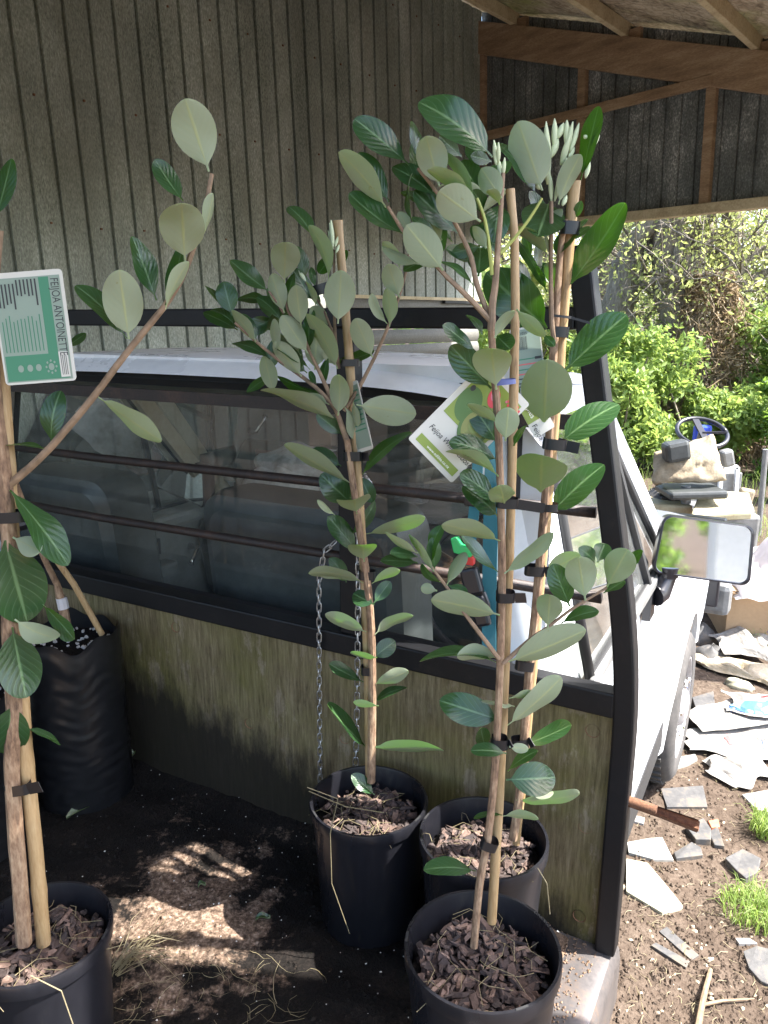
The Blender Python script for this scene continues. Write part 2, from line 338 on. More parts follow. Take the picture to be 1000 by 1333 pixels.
# ------------------------------------------------------------------ ground
def ground():
    mb = MB()
    def gz(x, y): return .030 * N(x, y, 0, 1.3) + .014 * N(x, y, 3, 6) + .006 * N(x, y, 5, 19)
    xs = [-80, -30, -12, -5, -2] + [i * .05 for i in range(-10, 76)] + [4.2, 5, 6, 8, 12, 20, 40, 110]
    ys = [-80, -30, -10, -3, 0] + [.5 + i * .05 for i in range(0, 100)] + [5.8, 6.4, 7, 8, 10, 14, 22, 45, 140]
    nx, ny = len(xs), len(ys)
    vs = [(x, y, gz(x, y)) for y in ys for x in xs]
    mb.add(vs, [(j * nx + i, j * nx + i + 1, (j + 1) * nx + i + 1, (j + 1) * nx + i) for j in range(ny - 1) for i in range(nx - 1)])
    emit('ground', mb, 'dirt', smooth=True, kind='structure'); return gz
GZ = ground()
# ------------------------------------------------------------------ shed
CX, CY = 1.12, 9.0
WD = V((-.643, -.766, 0)); ED = V((.66, -.75, 0))
LEAN = .030
KS = .667                                            # the shed's true size: its opening is about 2.4 m high
def SH(p): return EYE + (V((p[0] - LEAN * (p[2] - CAMZ), p[1], p[2])) - EYE) * KS
def SB(a, b, w, h, up=(0, 0, 1)): return MB().beam(a, b, w * KS, h * KS, up)
def W(m, z, d=0): return SH(V((CX, CY, z)) + WD * m + V((.766, -.643, 0)) * d)       # d: into the room
def EW(k, z, d=0): return SH(V((CX, CY, z)) + ED * k + V((-.75, -.66, 0)) * d)
def zplate(k): return 4.58 - .316 * k
def zroof(k): return zplate(k) + .27
shed = thing('shed', 'old lean-to shed of lichen-speckled ribbed iron sheets on a timber frame', 'shed', (CX * KS, CY * KS, 0))
SO = V((CX * KS, CY * KS, 0))
def rib_sheet(fn, a0, pitch, n, z0, z1f, depth=.022, gw=.022):
    """n pans with recessed grooves, extruded between z0 and z1f(a)"""
    mb = MB(); prof = []
    for i in range(n):
        a = a0 + i * pitch; j = U(-.004, .004)
        prof += [(a, 0), (a + pitch * .45, .003 + j * .3), (a + pitch - gw * 1.7, 0), (a + pitch - gw * 1.2, .004), (a + pitch - gw, -depth), (a + pitch - gw * .35, -depth)]
    prof.append((a0 + n * pitch, 0))
    k = 7; vs = []
    for q in range(k + 1):
        for a, d in prof:
            z = z0 + (z1f(a) - z0) * q / k
            vs.append(fn(a, z, d + .006 * N(a * 2, z * 1.2, 4)))
    w = len(prof)
    mb.add(vs, [(q * w + i, q * w + i + 1, (q + 1) * w + i + 1, (q + 1) * w + i) for q in range(k) for i in range(w - 1)])
    return mb
side_wall = emit('side_wall', SB(W(-.02, 4.55, -.1), W(11.2, 4.55, -.1), .08, .1), 'timber', shed, SO)
PIT = .175
for i in range(16):
    m0 = .03 + i * PIT * 4
    z0 = 1.97 if m0 < 2.5 else -.90
    emit('sheet', rib_sheet(W, m0, PIT, 4, z0, lambda a: zroof(0) - .02, .022), 'galv', side_wall, SO)
for i in range(19):                                                   # horizontal corrugated boards below the upper cladding
    z = -.86 + i * .148
    mb = MB(); prof = [(0, 0), (.035, .018), (.074, .024), (.11, .016), (.143, .0)]
    vs = [W(m, z + dz, d - .04) for m in (.05, 1.3, 2.52) for dz, d in prof]
    mb.add(vs, [(r * 5 + q, r * 5 + q + 1, r * 5 + q + 6, r * 5 + q + 5) for r in range(2) for q in range(4)])
    emit('board', mb, 'galv_pale', side_wall, SO, smooth=True)
emit('trim_rail', SB(W(.0, 1.955, -.005), W(2.54, 1.955, -.005), .05, .03), 'timber_pale', side_wall, SO)
emit('trim_rail', SB(W(.05, 1.925, .0), W(.75, 1.925, .0), .04, .03), 'black_steel', side_wall, SO)
nl = MB()
for i in range(64):
    for z in (2.35, 3.1, 3.85, 4.5):
        if i % 2 == 0: nl.box(W(.03 + i * PIT + PIT * .45 + U(-.02, .02), z + U(-.015, .015), .006), (.008, .008, .008), Matrix.Rotation(R(50), 3, 'Z'))
emit('nail_heads', nl, 'rust', side_wall, SO, kind='stuff')
end_wall = emit('end_wall', SB(EW(-.1, zplate(-.1), .06), EW(5.3, zplate(5.3), .06), .07, .29), 'timber', shed, SO, bevel=.004)
for i in range(8):
    k0 = -.02 + i * .152 * 4.4
    emit('sheet', rib_sheet(EW, k0, .152, 4 if i < 7 else 4, 2.66, lambda a: zroof(a) - .02, .018, .016), 'galv_shaded', end_wall, SO)
# fill the strips left between the sheets with overlapping single pans
for i in range(7):
    k0 = -.02 + i * .152 * 4.4 + .152 * 4 - .01
    emit('sheet', rib_sheet(EW, k0, .0735, 1, 2.66, lambda a: zroof(a) - .02, .012, .012), 'galv_shaded', end_wall, SO)
for k in (.02, 1.28, 2.56, 3.84, 5.2):
    emit('stud', SB(EW(k, 2.68, .035), EW(k, zplate(k) - .1, .035), .085, .06, V((-.75, -.66, 0))), 'timber', end_wall, SO, bevel=.003)
emit('girt', SB(EW(.0, 3.62, .085), EW(2.58, 3.66, .085), .045, .085), 'timber', end_wall, SO, bevel=.003)
emit('bottom_rail', SB(EW(-.1, 2.67, .05), EW(5.4, 2.67, .05), .10, .085), 'timber_pale', end_wall, SO, bevel=.004)
def RF(k, m, z=0): return SH(V((CX, CY, zroof(k) + z)) + ED * k + WD * m)
KE = 5.07
roof = emit('roof', MB().grid(30, 60, lambda a, b: RF(-.3 + a * (KE + .3), -.5 + b * 12.0, .02 + .03 * N(a * 9, b * 30) - .03 * abs(math.sin(a * (KE + .3) / 1.19 * math.pi)) * .6)), 'paper_roof', shed, SO, smooth=True)
for i in range(9):
    mb = MB(); m0 = -.55 + i * 1.36
    mb.grid(2, 2, lambda a, b: RF(-.35 + a * (KE + .4), m0 + b * 1.37, .075 + .004 * (i % 2)))
    emit('roof_sheet', mb, 'galv', roof, SO)
for k in (.45, 1.72, 2.9, 4.0, 4.92):
    emit('purlin', SB(RF(k, -.45, -.065), RF(k, 11.4, -.065), .055, .115), 'timber_pale', roof, SO, bevel=.003)
    emit('block', MB().box(RF(k + .09, .02, -.085), (.075, .035, .06), Matrix.Rotation(R(-48), 3, 'Z')), 'timber', roof, SO)
emit('eave_beam', SB(RF(KE - .06, -.4, -.14), RF(KE - .06, 11.4, -.14), .09, .16), 'timber', roof, SO)
p = RF(KE - .06, .1, -.2)
emit('post', MB().beam((p.x, p.y, -.1), p, .12, .12, (0, 1, 0)), 'timber', roof, SO, bevel=.005)
o = emit('offframe_post', MB().box((0, 0, 1.55), (.13, .21, 3.1)), 'white_post', bevel=.008); o.location = (1.0, .705, 0); tag(o, 'square white painted post standing out of view beside the truck tray', 'post')  # out-of-view post inferred from mirror and shadow, placed to shade the front pot
# ------------------------------------------------------------------ pickup truck (local frame: X right, Y forward, Z up from the ground)
TB = V((.365, 1.047, 0)); TA = R(-28.5)
truck = thing('pickup_truck', 'old white flat-deck pickup with black steel headboard parked in the shed', 'pickup truck', TB, TA)
TR = Matrix.Rotation(TA, 3, 'Z')
def TW(p): return TB + TR @ V(p)                    # truck local -> world
def TL(p): return TR.transposed() @ (V(p) - TB)     # world -> truck local
def tpart(name, mb, m, parent=None, **k): return emit(name, mb, m, parent or truck, **k)
XL = -1.62                                          # left end of headboard
# headboard
hb = MB()
def postpath(x, sgn):
    pts = [(x, 0, .775), (x, 0, 1.14)]
    for i in range(1, 11):
        a = i / 10; pts.append((x - sgn * .024 * a * a, 0, 1.14 + .26 * a))
    pts.append((x - sgn * .112, 0, 1.872)); return pts
def sqtube(pts, w, h):
    mb = MB(); vs = []
    for p in pts:
        p = V(p); vs += [p + V((-w / 2, -h / 2, 0)), p + V((w / 2, -h / 2, 0)), p + V((w / 2, h / 2, 0)), p + V((-w / 2, h / 2, 0))]
    n = len(pts)
    mb.add(vs, [(i * 4 + j, i * 4 + (j + 1) % 4, i * 4 + 4 + (j + 1) % 4, i * 4 + 4 + j) for i in range(n - 1) for j in range(4)] + [(3, 2, 1, 0), (n * 4 - 4, n * 4 - 3, n * 4 - 2, n * 4 - 1)])
    return mb
headboard = tpart('headboard', MB().beam((XL + .016, 0, 1.214), (-.016, 0, 1.214), .034, .040), 'black_steel', bevel=.003)
tpart('post', sqtube(postpath(0, 1), .032, .036), 'black_steel', headboard, bevel=.004)
tpart('post', sqtube([(2 * XL / 2 - x, y, z) for x, y, z in postpath(0, 1)], .036, .04), 'black_steel', headboard, bevel=.004)
tpart('post', sqtube([(-.482, .004, 1.233), (-.482, .004, 1.762)], .034, .03), 'black_steel', headboard, bevel=.003)
tpart('top_bar', MB().beam((XL + .09, 0, 1.777), (-.11, 0, 1.777), .030, .031), 'black_steel', headboard, bevel=.003)
tpart('bar', MB().beam((XL + .06, .018, 1.630), (-.075, .018, 1.630), .008, .022), 'rusty_bar', headboard)
for z in (1.497, 1.367):
    e = -.03 - (z - 1.2) * .13
    tpart('bar', MB().tube([(XL - e, .012, z), (-1.1, .012, z - .004), (-.6, .013, z), (e, .012, z + .004)], .0085, 10), 'rusty_bar', headboard, smooth=True)
ply = tpart('plywood_panel', MB().grid(40, 8, lambda a, b: V((XL + .008 + a * (-.016 - XL), -.004 + .0012 * N(a * 7, b * 3), .776 + b * .42))), 'plywood', headboard, smooth=True)
tpart('plywood_back', MB().box(((XL - .018) / 2, .008, .986), (-.05 - XL, .012, .41)), 'plywood', headboard)
bm_ = MB().lathe([(.0001, -.004), (.006, -.0036), (.0095, -.002), (.011, 0)], (0, 0, 0), 14, Matrix.Rotation(R(90), 3, 'X').inverted() @ Matrix.Rotation(R(180), 3, 'X'))
b0 = None
for x, z in [(-.047, 1.16), (-.047, .989), (-.046, .82), (-.496, 1.02), (-1.10, .964), (-.72, .99), (-.24, 1.15), (-.9, 1.16), (-1.35, 1.15), (-.49, 1.165)]:
    if b0 is None: b0 = tpart('bolt', bm_, 'rust', ply, smooth=True); b0.location = (x, -.005, z)
    else: share(b0, parent=ply, loc=(x, -.005, z))
hook = MB()
ax = V((1, -.06, -.05)).normalized()
hp = [V((.012, -.002, 1.056)) + ax * d for d in (0, .012, .045)]
tb = MB().tube(hp, [.0084, .0084, .0082], 14)
tpart('hook_tube', tb, 'rust', headboard, smooth='auto')
hk = MB()
def half(a, b):                                    # half-open trough cut from a tube, widening to its oval mouth
    d = .042 + a * .062; an = R(25) + b * R(250); r = .0078 + .0015 * a
    up = V((0, 0, 1)); sd_ = V((0, 1, 0)); return V((.012, -.002, 1.056)) + ax * d + (up * math.cos(an + math.pi * .0) + sd_ * math.sin(an)) * r
hk.grid(8, 12, half); hk.grid(8, 12, lambda a, b: half(a, b) * 1 + V((0, 0, .0025)) * 0 + (V((.012, -.002, 1.056)) + ax * (.042 + a * .072) - half(a, b)) * .18)
tpart('hook_tube', hk, 'rust', headboard, smooth=True)
# tray
tray = tpart('tray', MB().box(((XL - .0) / 2 - .0, -.95, .735), (-XL - .03, 1.9, .06)), 'deck_ply')
def edge(x, sgn):
    mb = MB(); prof = [(-.085, .766), (-.08, .7745), (-.03, .7765), (-.008, .776), (.006, .771), (.013, .760), (.016, .74), (.016, .66), (.005, .655), (.0, .70)]
    vs = [(x + sgn * a, y, z) for y in (.024, -.30, -.9, -1.9) for a, z in prof]; n = len(prof)
    mb.add(vs, [(r * n + q, r * n + q + 1, (r + 1) * n + q + 1, (r + 1) * n + q) for r in range(3) for q in range(n - 1)]); mb.add(vs[:n], [tuple(range(n))]); return mb
tpart('edge_rail', edge(.004, 1), 'tray_steel', tray, smooth='auto'); tpart('edge_rail', edge(XL - .004, -1), 'tray_steel', tray, smooth='auto')
br = MB()
q0 = V((.012, -.165, .74)); br.tube([q0, q0 + V((.022, 0, -.002)), q0 + V((.045, -.01, -.012)), q0 + V((.050, -.03, -.03))], [.02, .017, .017, .016], 12)
tpart('latch', br, 'tray_steel', tray, smooth='auto')
lk = MB().tube([V((.046, -.150, .725)), V((.072, -.158, .735)), V((.078, -.19, .73))], [.013, .014, .012], 12); tpart('latch', lk, 'rust', tray, smooth='auto')
tpart('cross_member', MB().box((XL / 2, -.3, .64), (1.5, .06, .12)), 'black_steel', tray); tpart('cross_member', MB().box((XL / 2, -1.2, .64), (1.5, .06, .12)), 'black_steel', tray)
# cab
XR = -.10; XC = XL / 2; XQ = -1.68            # right / left cab sides
CR = .085                                           # rear corner radius
cab = tpart('cab', MB().box((XC, 1.1, .40), (1.40, 2.2, .10)), 'rubber')
def arch(cy, cz, r, a0, a1, n=14): return [(cy + r * math.cos(R(a0 + (a1 - a0) * i / n)), cz + r * math.sin(R(a0 + (a1 - a0) * i / n))) for i in range(n + 1)]
WY, WZ, WR = 1.86, .30, .30
prof_fender = [(.90, .34)] + arch(WY, WZ, .37, 178, 20) + [(2.55, .42), (2.62, .55), (2.60, .84), (2.40, .90), (1.65, 1.03), (1.02, 1.125), (.90, 1.14)]
def bulge(y, z):                                     # sheet-metal crown: sides tuck in low down and at the belt
    return -.012 * ((z - .82) / .35) ** 2 * (1 if z < .82 else 2.2) + .018 * max(0, 1 - abs(math.hypot(y - WY, z - WZ) - .40) / .07)
def sidepanel(poly, sgn, inset=.02):
    """fan-free panel: fill polygon by horizontal strips so that the crown shows"""
    mb = MB(); xs = XR if sgn > 0 else XQ
    ys = [p[0] for p in poly]; n = 46; y0, y1 = min(ys), max(ys)
    def span(y):
        zz = []
        for i in range(len(poly)):
            a, b = poly[i], poly[(i + 1) % len(poly)]
            if (a[0] <= y < b[0]) or (b[0] <= y < a[0]): zz.append(a[1] + (b[1] - a[1]) * (y - a[0]) / (b[0] - a[0]))
        zz.sort(); return (zz[0], zz[-1]) if len(zz) > 1 else None
    cols = []
    for i in range(n + 1):
        y = y0 + (y1 - y0) * min(max(i / n, .0005), .9995); s_ = span(y)
        if s_: cols.append((y, *s_))
    k = 10; vs = []
    for y, a, b in cols:
        for j in range(k + 1):
            z = a + (b - a) * j / k; vs.append((xs + sgn * bulge(y, z), y, z))
    mb.add(vs, [(i * (k + 1) + j, i * (k + 1) + j + 1, (i + 1) * (k + 1) + j + 1, (i + 1) * (k + 1) + j) for i in range(len(cols) - 1) for j in range(k)])
    o = len(mb.v); vs2 = [(x - sgn * inset, y, z) for x, y, z in vs]
    # turned-in rim at bottom and top and both ends
    for j in (0, k):
        r0 = [i * (k + 1) + j for i in range(len(cols))]
        vv = [vs[i] for i in r0] + [vs2[i] for i in r0]; q = len(r0); mb.add(vv, [(i, i + 1, q + i + 1, q + i) for i in range(q - 1)])
    for c_ in (0, len(cols) - 1):
        r0 = [c_ * (k + 1) + j for j in range(k + 1)]
        vv = [vs[i] for i in r0] + [vs2[i] for i in r0]; q = len(r0); mb.add(vv, [(i, i + 1, q + i + 1, q + i) for i in range(q - 1)])
    return mb
door_poly = [(.135, .36), (.893, .36), (.893, 1.135), (.135, 1.145)]
rear_poly = [(.127, .36), (.127, 1.155), (.06 + CR, 1.155), (.06 + CR, .36)]
for sgn in (1, -1):
    tpart('fender', sidepanel(prof_fender, sgn), 'white_paint', cab, smooth='auto')
    d = tpart('door', sidepanel(door_poly, sgn), 'white_paint', cab, smooth='auto')
    xs = XR if sgn > 0 else XQ
    # greenhouse leans in towards the roof
    def G(y, z, o=0): return V((xs - sgn * (.0 + .115 * max(0, (z - 1.14)) / .5) + sgn * o, y, z))
    # B pillar / rear quarter sheet, wrapping round the rear corner
    mb = MB(); zz = [.40, .8, 1.14, 1.3, 1.45, 1.6, 1.655]
    def corner(a, z):                               # a 0..1 from the side round to the rear face
        if a < .3: y = .185 - a / .3 * (.185 - .06 - CR) if z > 1.142 else .128 - a / .3 * max(0, .128 - .06 - CR); off = 0
        else:
            t_ = (a - .3) / .7 * R(90); off = CR * (1 - math.cos(t_)); y = .06 + CR * (1 - math.sin(t_)) - .0
        g = G(y, z); return V((g.x - sgn * off, y + .03 * max(0, z - 1.2), z))
    mb.grid(12, len(zz) - 1, lambda a, b: corner(a, zz[round(b * (len(zz) - 1))]))
    tpart('corner_pillar', mb, 'white_paint', cab, smooth=True)
    # A pillar with gutter, window frame, quarter-light bar
    tpart('pillar', MB().beam(G(.50, 1.645), G(1.03, 1.13), .05, .045, (sgn, 0, 0)), 'white_paint', cab, bevel=.008)
    tpart('gutter', MB().tube([G(.10, 1.662, .012), G(.35, 1.668, .012), G(.52, 1.650, .014), G(.80, 1.37, .014), G(1.03, 1.14, .014)], .011, 8), 'white_paint', cab, smooth=True)
    tpart('pillar_trim', MB().beam(G(.52, 1.60, -.035), G(1.02, 1.12, -.035), .05, .02, (sgn, 0, 0)), 'beige_trim', cab)
    fr = tpart('window_frame', MB().tube([G(.19, 1.15, .004), G(.185, 1.40, .004), G(.19, 1.60, .004), G(.215, 1.632, .004), G(.48, 1.625, .004), G(.94, 1.19, .004), G(.92, 1.152, .004), G(.19, 1.15, .004)], .010, 8), 'rubber', d, smooth=True)
    tpart('quarter_bar', MB().beam(G(.745, 1.15, .004), G(.60, 1.52, .004), .014, .02, (sgn, 0, 0)), 'rubber', d)
    tpart('belt_moulding', MB().beam(G(.17, 1.148, .012), G(.93, 1.146, .012), .012, .022), 'grey_metal', d, bevel=.003)
    gl = [G(.19, 1.15), G(.185, 1.40), G(.19, 1.625), G(.48, 1.625), G(.94, 1.18), G(.93, 1.15)]
    tpart('window_pane', MB().add(gl, [(0, 1, 2, 3, 4, 5)]), 'side_glass', d)
    # inner door card
    ins = lambda y, z: V((xs - sgn * .055, y, z))
    card = tpart('door_card', MB().prism([(.13, .45), (.95, .45), (.95, 1.12), (.13, 1.13)], .02, lambda a, b, c: V((xs - sgn * (.05 + c), a, b))), 'grey_vinyl', d, bevel=.006)
    tpart('sill_cap', MB().beam((xs - sgn * .06, .13, 1.135), (xs - sgn * .06, .97, 1.13), .09, .05), 'grey_vinyl', d, bevel=.015)
    tpart('armrest', MB().beam((xs - sgn * .09, .35, .98), (xs - sgn * .09, .70, .98), .06, .05), 'grey_vinyl', d, bevel=.012)
    hnd = MB().box((xs - sgn * .074, .62, 1.055), (.012, .09, .055)); tpart('handle_plate', hnd, 'black_plastic', d, bevel=.004)
    tpart('handle', MB().box((xs - sgn * .084, .62, 1.055), (.012, .04, .03)), 'chrome', d, bevel=.004)
    wnd = MB().tube([(xs - sgn * .075, .80, 1.02), (xs - sgn * .11, .80, 1.02), (xs - sgn * .12, .76, .985), (xs - sgn * .12, .75, .975)], [.012, .008, .007, .012], 10); tpart('window_winder', wnd, 'chrome', d, smooth=True)
# rear wall of the cab
tpart('rear_panel', MB().grid(10, 6, lambda a, b: V((XQ + CR + a * (XR - XQ - 2 * CR), .06 + .012 * (1 - (2 * a - 1) ** 2) * -1, .40 + b * .775))), 'white_paint', cab, smooth=True)
def ledge(a, b): return V((XQ + CR + a * (XR - XQ - 2 * CR), .060 + b * .045 - .004 * (1 - (2 * a - 1) ** 2), 1.173 + .012 * math.sin(b * 1.6)))
tpart('rear_panel', MB().grid(10, 3, ledge), 'white_paint', cab, smooth=True)
RG = (XQ + CR + .055, XR - CR - .055, 1.205, 1.640)  # rear glass extents
def rr(x0, x1, z0, z1, r, n=6):
    pts = []
    for cx, cz, a in ((x1 - r, z1 - r, 0), (x0 + r, z1 - r, 90), (x0 + r, z0 + r, 180), (x1 - r, z0 + r, 270)):
        for i in range(n + 1): t_ = R(a + 90 * i / n); pts.append((cx + r * math.cos(t_), cz + r * math.sin(t_)))
    return pts
def ringfill(out, inn, yo, yi, fn=None):
    n = len(out); mb = MB(); mb.add([(x, yo, z) for x, z in out] + [(x, yi, z) for x, z in inn], [(i, (i + 1) % n, n + (i + 1) % n, n + i) for i in range(n)]); return mb
seal_o = rr(RG[0] - .03, RG[1] + .03, RG[2] - .024, RG[3] + .034, .07); seal_i = rr(RG[0], RG[1], RG[2], RG[3], .05); seal_m = rr(RG[0] - .015, RG[1] + .015, RG[2] - .012, RG[3] + .016, .06)
rs = ringfill(seal_o, seal_m, .088, .074); b2 = ringfill(seal_m, seal_i, .074, .094); rs.add(b2.v, b2.f)
rw = tpart('rear_window', rs, 'rubber', cab, smooth=True)
tpart('window_pane', MB().add([(x, .092, z) for x, z in rr(RG[0] - .004, RG[1] + .004, RG[2] - .004, RG[3] + .004, .05)], [tuple(range(28))]), 'window_glass', rw)
frm = ringfill([(x, z) for x, z in rr(XQ + CR - .03, XR - CR + .03, 1.176, 1.70, .03)], rr(RG[0] - .012, RG[1] + .012, RG[2] - .010, RG[3] + .010, .06), .085, .090)
tpart('rear_panel', frm, 'white_paint', cab)
# roof skin
def roofp(a, b):
    x = XQ + .075 + a * (XR - XQ - .15); e = abs(2 * a - 1); fy = b
    y = .045 + fy * .52
    zc = 1.705 - .045 * e ** 6 - .012 * e * e
    zc -= .036 * max(0, 1 - fy / .16) ** 2 + .045 * max(0, (fy - .75) / .25) ** 2
    if e > .94: zc -= .03 * ((e - .94) / .06)
    if b > .995: zc -= .0
    return V((x, y - .012 * e ** 4 * 0 + .03 * e ** 4 * max(0, 1 - fy / .2), zc))
tpart('roof', MB().grid(48, 24, roofp), 'white_paint', cab, smooth=True)
tpart('roof_lining', MB().grid(8, 4, lambda a, b: V((XQ + .13 + a * (XR - XQ - .26), .10 + b * .45, 1.628))), 'beige_trim', cab)
# windscreen, hood, front
ws = [(XQ + .12, .53, 1.635), (XR - .12, .53, 1.635), (XR - .03, 1.05, 1.12), (XQ + .03, 1.05, 1.12)]
tpart('windscreen', MB().add(ws, [(0, 1, 2, 3)]), 'window_glass', cab)
tpart('hood', MB().grid(20, 16, lambda a, b: V((XQ + .01 + a * (XR - XQ - .02), 1.03 + b * 1.55, 1.135 - .16 * b - .10 * b ** 6 - .045 * abs(2 * a - 1) ** 8 + .012 * (abs(2 * a - 1) < .55)))), 'white_paint', cab, smooth=True)
tpart('grille', MB().box((XC, 2.6, .68), (XR - XQ - .08, .06, .42)), 'black_plastic', cab, bevel=.01)
tpart('bumper', MB().box((XC, 2.70, .48), (XR - XQ + .02, .10, .16)), 'grey_metal', cab, bevel=.03)
bul = MB().tube([(XR - .03, 2.40, .80), (XR + .02, 2.62, .78), (XR + .025, 2.70, .66), (XR + .0, 2.72, .48)], [.02, .03, .03, .02], 10)
tpart('bumper', bul, 'grey_metal', cab, smooth=True)
# interior
tpart('dashboard', MB().prism([(.98, .70), (.86, .86), (.82, 1.06), (.88, 1.14), (1.06, 1.14), (1.06, .7)], XR - XQ - .16, lambda a, b, c: V((XQ + .08 + c, a, b))), 'vinyl', cab, bevel=.02)
tpart('dash_top', MB().box((-1.33, .93, 1.145), (.30, .18, .012)), 'dash_red', cab, bevel=.004)
binnacle = MB().prism([(.80, 1.02), (.82, 1.22), (.88, 1.25), (1.0, 1.15), (.95, 1.02)], .30, lambda a, b, c: V((-.62 + c, a, b))); tpart('instrument_hood', binnacle, 'vinyl', cab, bevel=.015)
tpart('instrument_hood', MB().prism([(.80, 1.0), (.82, 1.20), (.95, 1.21), (.98, 1.0)], .36, lambda a, b, c: V((-1.17 + c, a, b))), 'vinyl', cab, bevel=.02)
sw = MB(); cs = V((-.47, .66, 1.12)); rot = Matrix.Rotation(R(62), 3, 'X')
ring = [cs + rot @ V((.185 * math.cos(i * math.pi / 16), .185 * math.sin(i * math.pi / 16), 0)) for i in range(33)]; sw.tube(ring, .012, 8)
for a in (20, 160, 270): sw.tube([cs, cs + rot @ V((.18 * math.cos(R(a)), .18 * math.sin(R(a)), 0))], .011, 6)
sw.tube([cs, cs + V((0, .25, -.13))], .02, 8); tpart('steering_wheel', sw, 'black_plastic', cab, smooth=True)
def seat(x0, x1, z0, z1, y=.20):
    mb = MB(); pts = rr(x0, x1, z0, z1, .055, 6)
    layers = [(y - .055, .035), (y - .06 + .02, .008), (y, 0), (y + .08, .004), (y + .11, .03)]
    vs = []; n = len(pts); cx, cz = (x0 + x1) / 2, (z0 + z1) / 2
    for yy, ins in layers:
        for x, z in pts:
            sx = (x1 - x0 - 2 * ins) / (x1 - x0); sz = (z1 - z0 - 2 * ins) / (z1 - z0); lean = (z - z0) * -.10
            vs.append((cx + (x - cx) * sx, yy + lean + .02, cz + (z - cz) * sz))
    L_ = len(layers)
    mb.add(vs, [(i * n + j, i * n + (j + 1) % n, (i + 1) * n + (j + 1) % n, (i + 1) * n + j) for i in range(L_ - 1) for j in range(n)] + [tuple(range(n)), tuple(range((L_ - 1) * n, L_ * n))])
    return mb
s1 = tpart('seat', seat(-1.57, -1.20, .80, 1.415), 'vinyl', cab, smooth='auto'); tpart('cushion', MB().box((-1.36, .50, .78), (.50, .5, .16)), 'vinyl', s1, bevel=.04)
s2 = tpart('seat', seat(-.93, -.44, .80, 1.425), 'vinyl', cab, smooth='auto'); tpart('cushion', MB().box((-.62, .50, .78), (.6, .5, .16)), 'vinyl', s2, bevel=.04)
# bundles of cloth lying on the dash and the far sill
def bundle(c, sx, sy, sz, seed, fold=6):
    mb = MB(); c = V(c); n, k = 22, 12
    def f(a, b):
        th = a * 2 * math.pi; ph = b * math.pi * .5
        r = 1 + .22 * N(math.cos(th) * 2, math.sin(th) * 2, seed + b * 3) + .10 * math.sin(th * fold + seed + 5 * b)
        return c + V((sx * r * math.cos(th) * math.sin(ph + .02), sy * r * math.sin(th) * math.sin(ph + .02), sz * math.cos(ph) * (1 + .35 * N(math.cos(th) * 3, math.sin(th) * 3, seed))))
    mb.grid(n, k, f); return mb
# front wheels and rear wheel
def wheel(x, y, sgn):
    A = Matrix.Rotation(R(90) * sgn, 3, 'Y'); c = V((x, y, WZ))
    ty = MB().lathe([(.19, -.02), (.20, -.002), (.235, .004), (.265, .0), (.288, -.014), (.298, -.035), (.300, -.06), (.299, -.11), (.288, -.155), (.25, -.17), (.2, -.16)], c, 44, A)
    t_ = tpart('wheel', ty, 'tyre', cab, smooth='auto')
    tr_ = MB()
    for i in range(44):
        a = 2 * math.pi * i / 44
        for off, w_ in ((-.055, .04), (-.115, .04)):
            p = c + A @ V((.300 * math.cos(a), .300 * math.sin(a), off)); tr_.box(p, (.016, .016, w_), A @ Matrix.Rotation(a, 3, 'Z'))
    tpart('tread', tr_, 'tyre', t_, kind='stuff')
    tpart('rim', MB().lathe([(.197, -.004), (.190, -.004), (.183, -.02), (.172, -.05), (.155, -.048), (.13, -.028), (.085, -.02), (.075, -.012), (.062, .004), (.04, .012), (.0001, .014)], c, 40, A), 'rim_steel', t_, smooth='auto')
    for i in range(6):
        a = 2 * math.pi * (i + .3) / 6; p = c + A @ V((.108 * math.cos(a), .108 * math.sin(a), -.01)); tpart('wheel_nut', MB().lathe([(.013, -.012), (.013, .008), (.009, .014), (.0001, .015)], p, 6, A), 'chrome', t_)
wheel(XR + .012, WY, 1); wheel(XQ - .012, WY, -1); wheel(XR - .02, -1.0, 1); wheel(XQ + .02, -1.0, -1)
# door mirrors
def mirror(m_c, nrm, w_, h_, mount):
    nrm = V(nrm).normalized(); xa = V((0, 0, 1)).cross(nrm).normalized(); za = nrm.cross(xa)
    sl_ = -.10
    def Q(a, b, d): return V(m_c) + xa * (a + .13 * b * 0) + za * (b + sl_ * a) + nrm * d
    out = rr(-w_ / 2, w_ / 2, -h_ / 2, h_ / 2, .022); out = [(a + .12 * b * (a < 0), b * (1 - .10 * (a < 0) * 0)) for a, b in out]
    n = len(out); mb = MB(); vs = []
    for sc_, d in ((.80, -.055), (.97, -.035), (1.0, -.008), (.995, .004), (.95, .006), (.93, -.001)):
        vs += [Q(a * sc_, b * sc_, d) for a, b in out]
    mb.add(vs, [(i * n + j, i * n + (j + 1) % n, (i + 1) * n + (j + 1) % n, (i + 1) * n + j) for i in range(5) for j in range(n)] + [tuple(range(n))])
    mo = tpart('door_mirror', mb, 'black_plastic', cab, smooth='auto')
    tpart('mirror_glass', MB().add([Q(a * .94, b * .94, .0005) for a, b in out], [tuple(range(n))]), 'mirror', mo)
    low = Q(-w_ / 2 + .035, -h_ / 2, -.02); mt = V(mount)
    arm = MB().tube([low + V((0, 0, .02)), low + V((0, 0, -.008))], [.028, .025], 14); arm.tube([low + V((0, 0, -.006)), (low + mt) / 2 + V((0, 0, -.02)), mt], [.022, .027, .030], 12); arm.box(mt + V((-.01, 0, -.01)), (.02, .06, .10))
    tpart('mirror_arm', arm, 'black_plastic', mo, smooth='auto')
mirror((.0105, .84, 1.232), V((.35, -.93, .10)), .222, .148, (XR + .012, .79, 1.115))
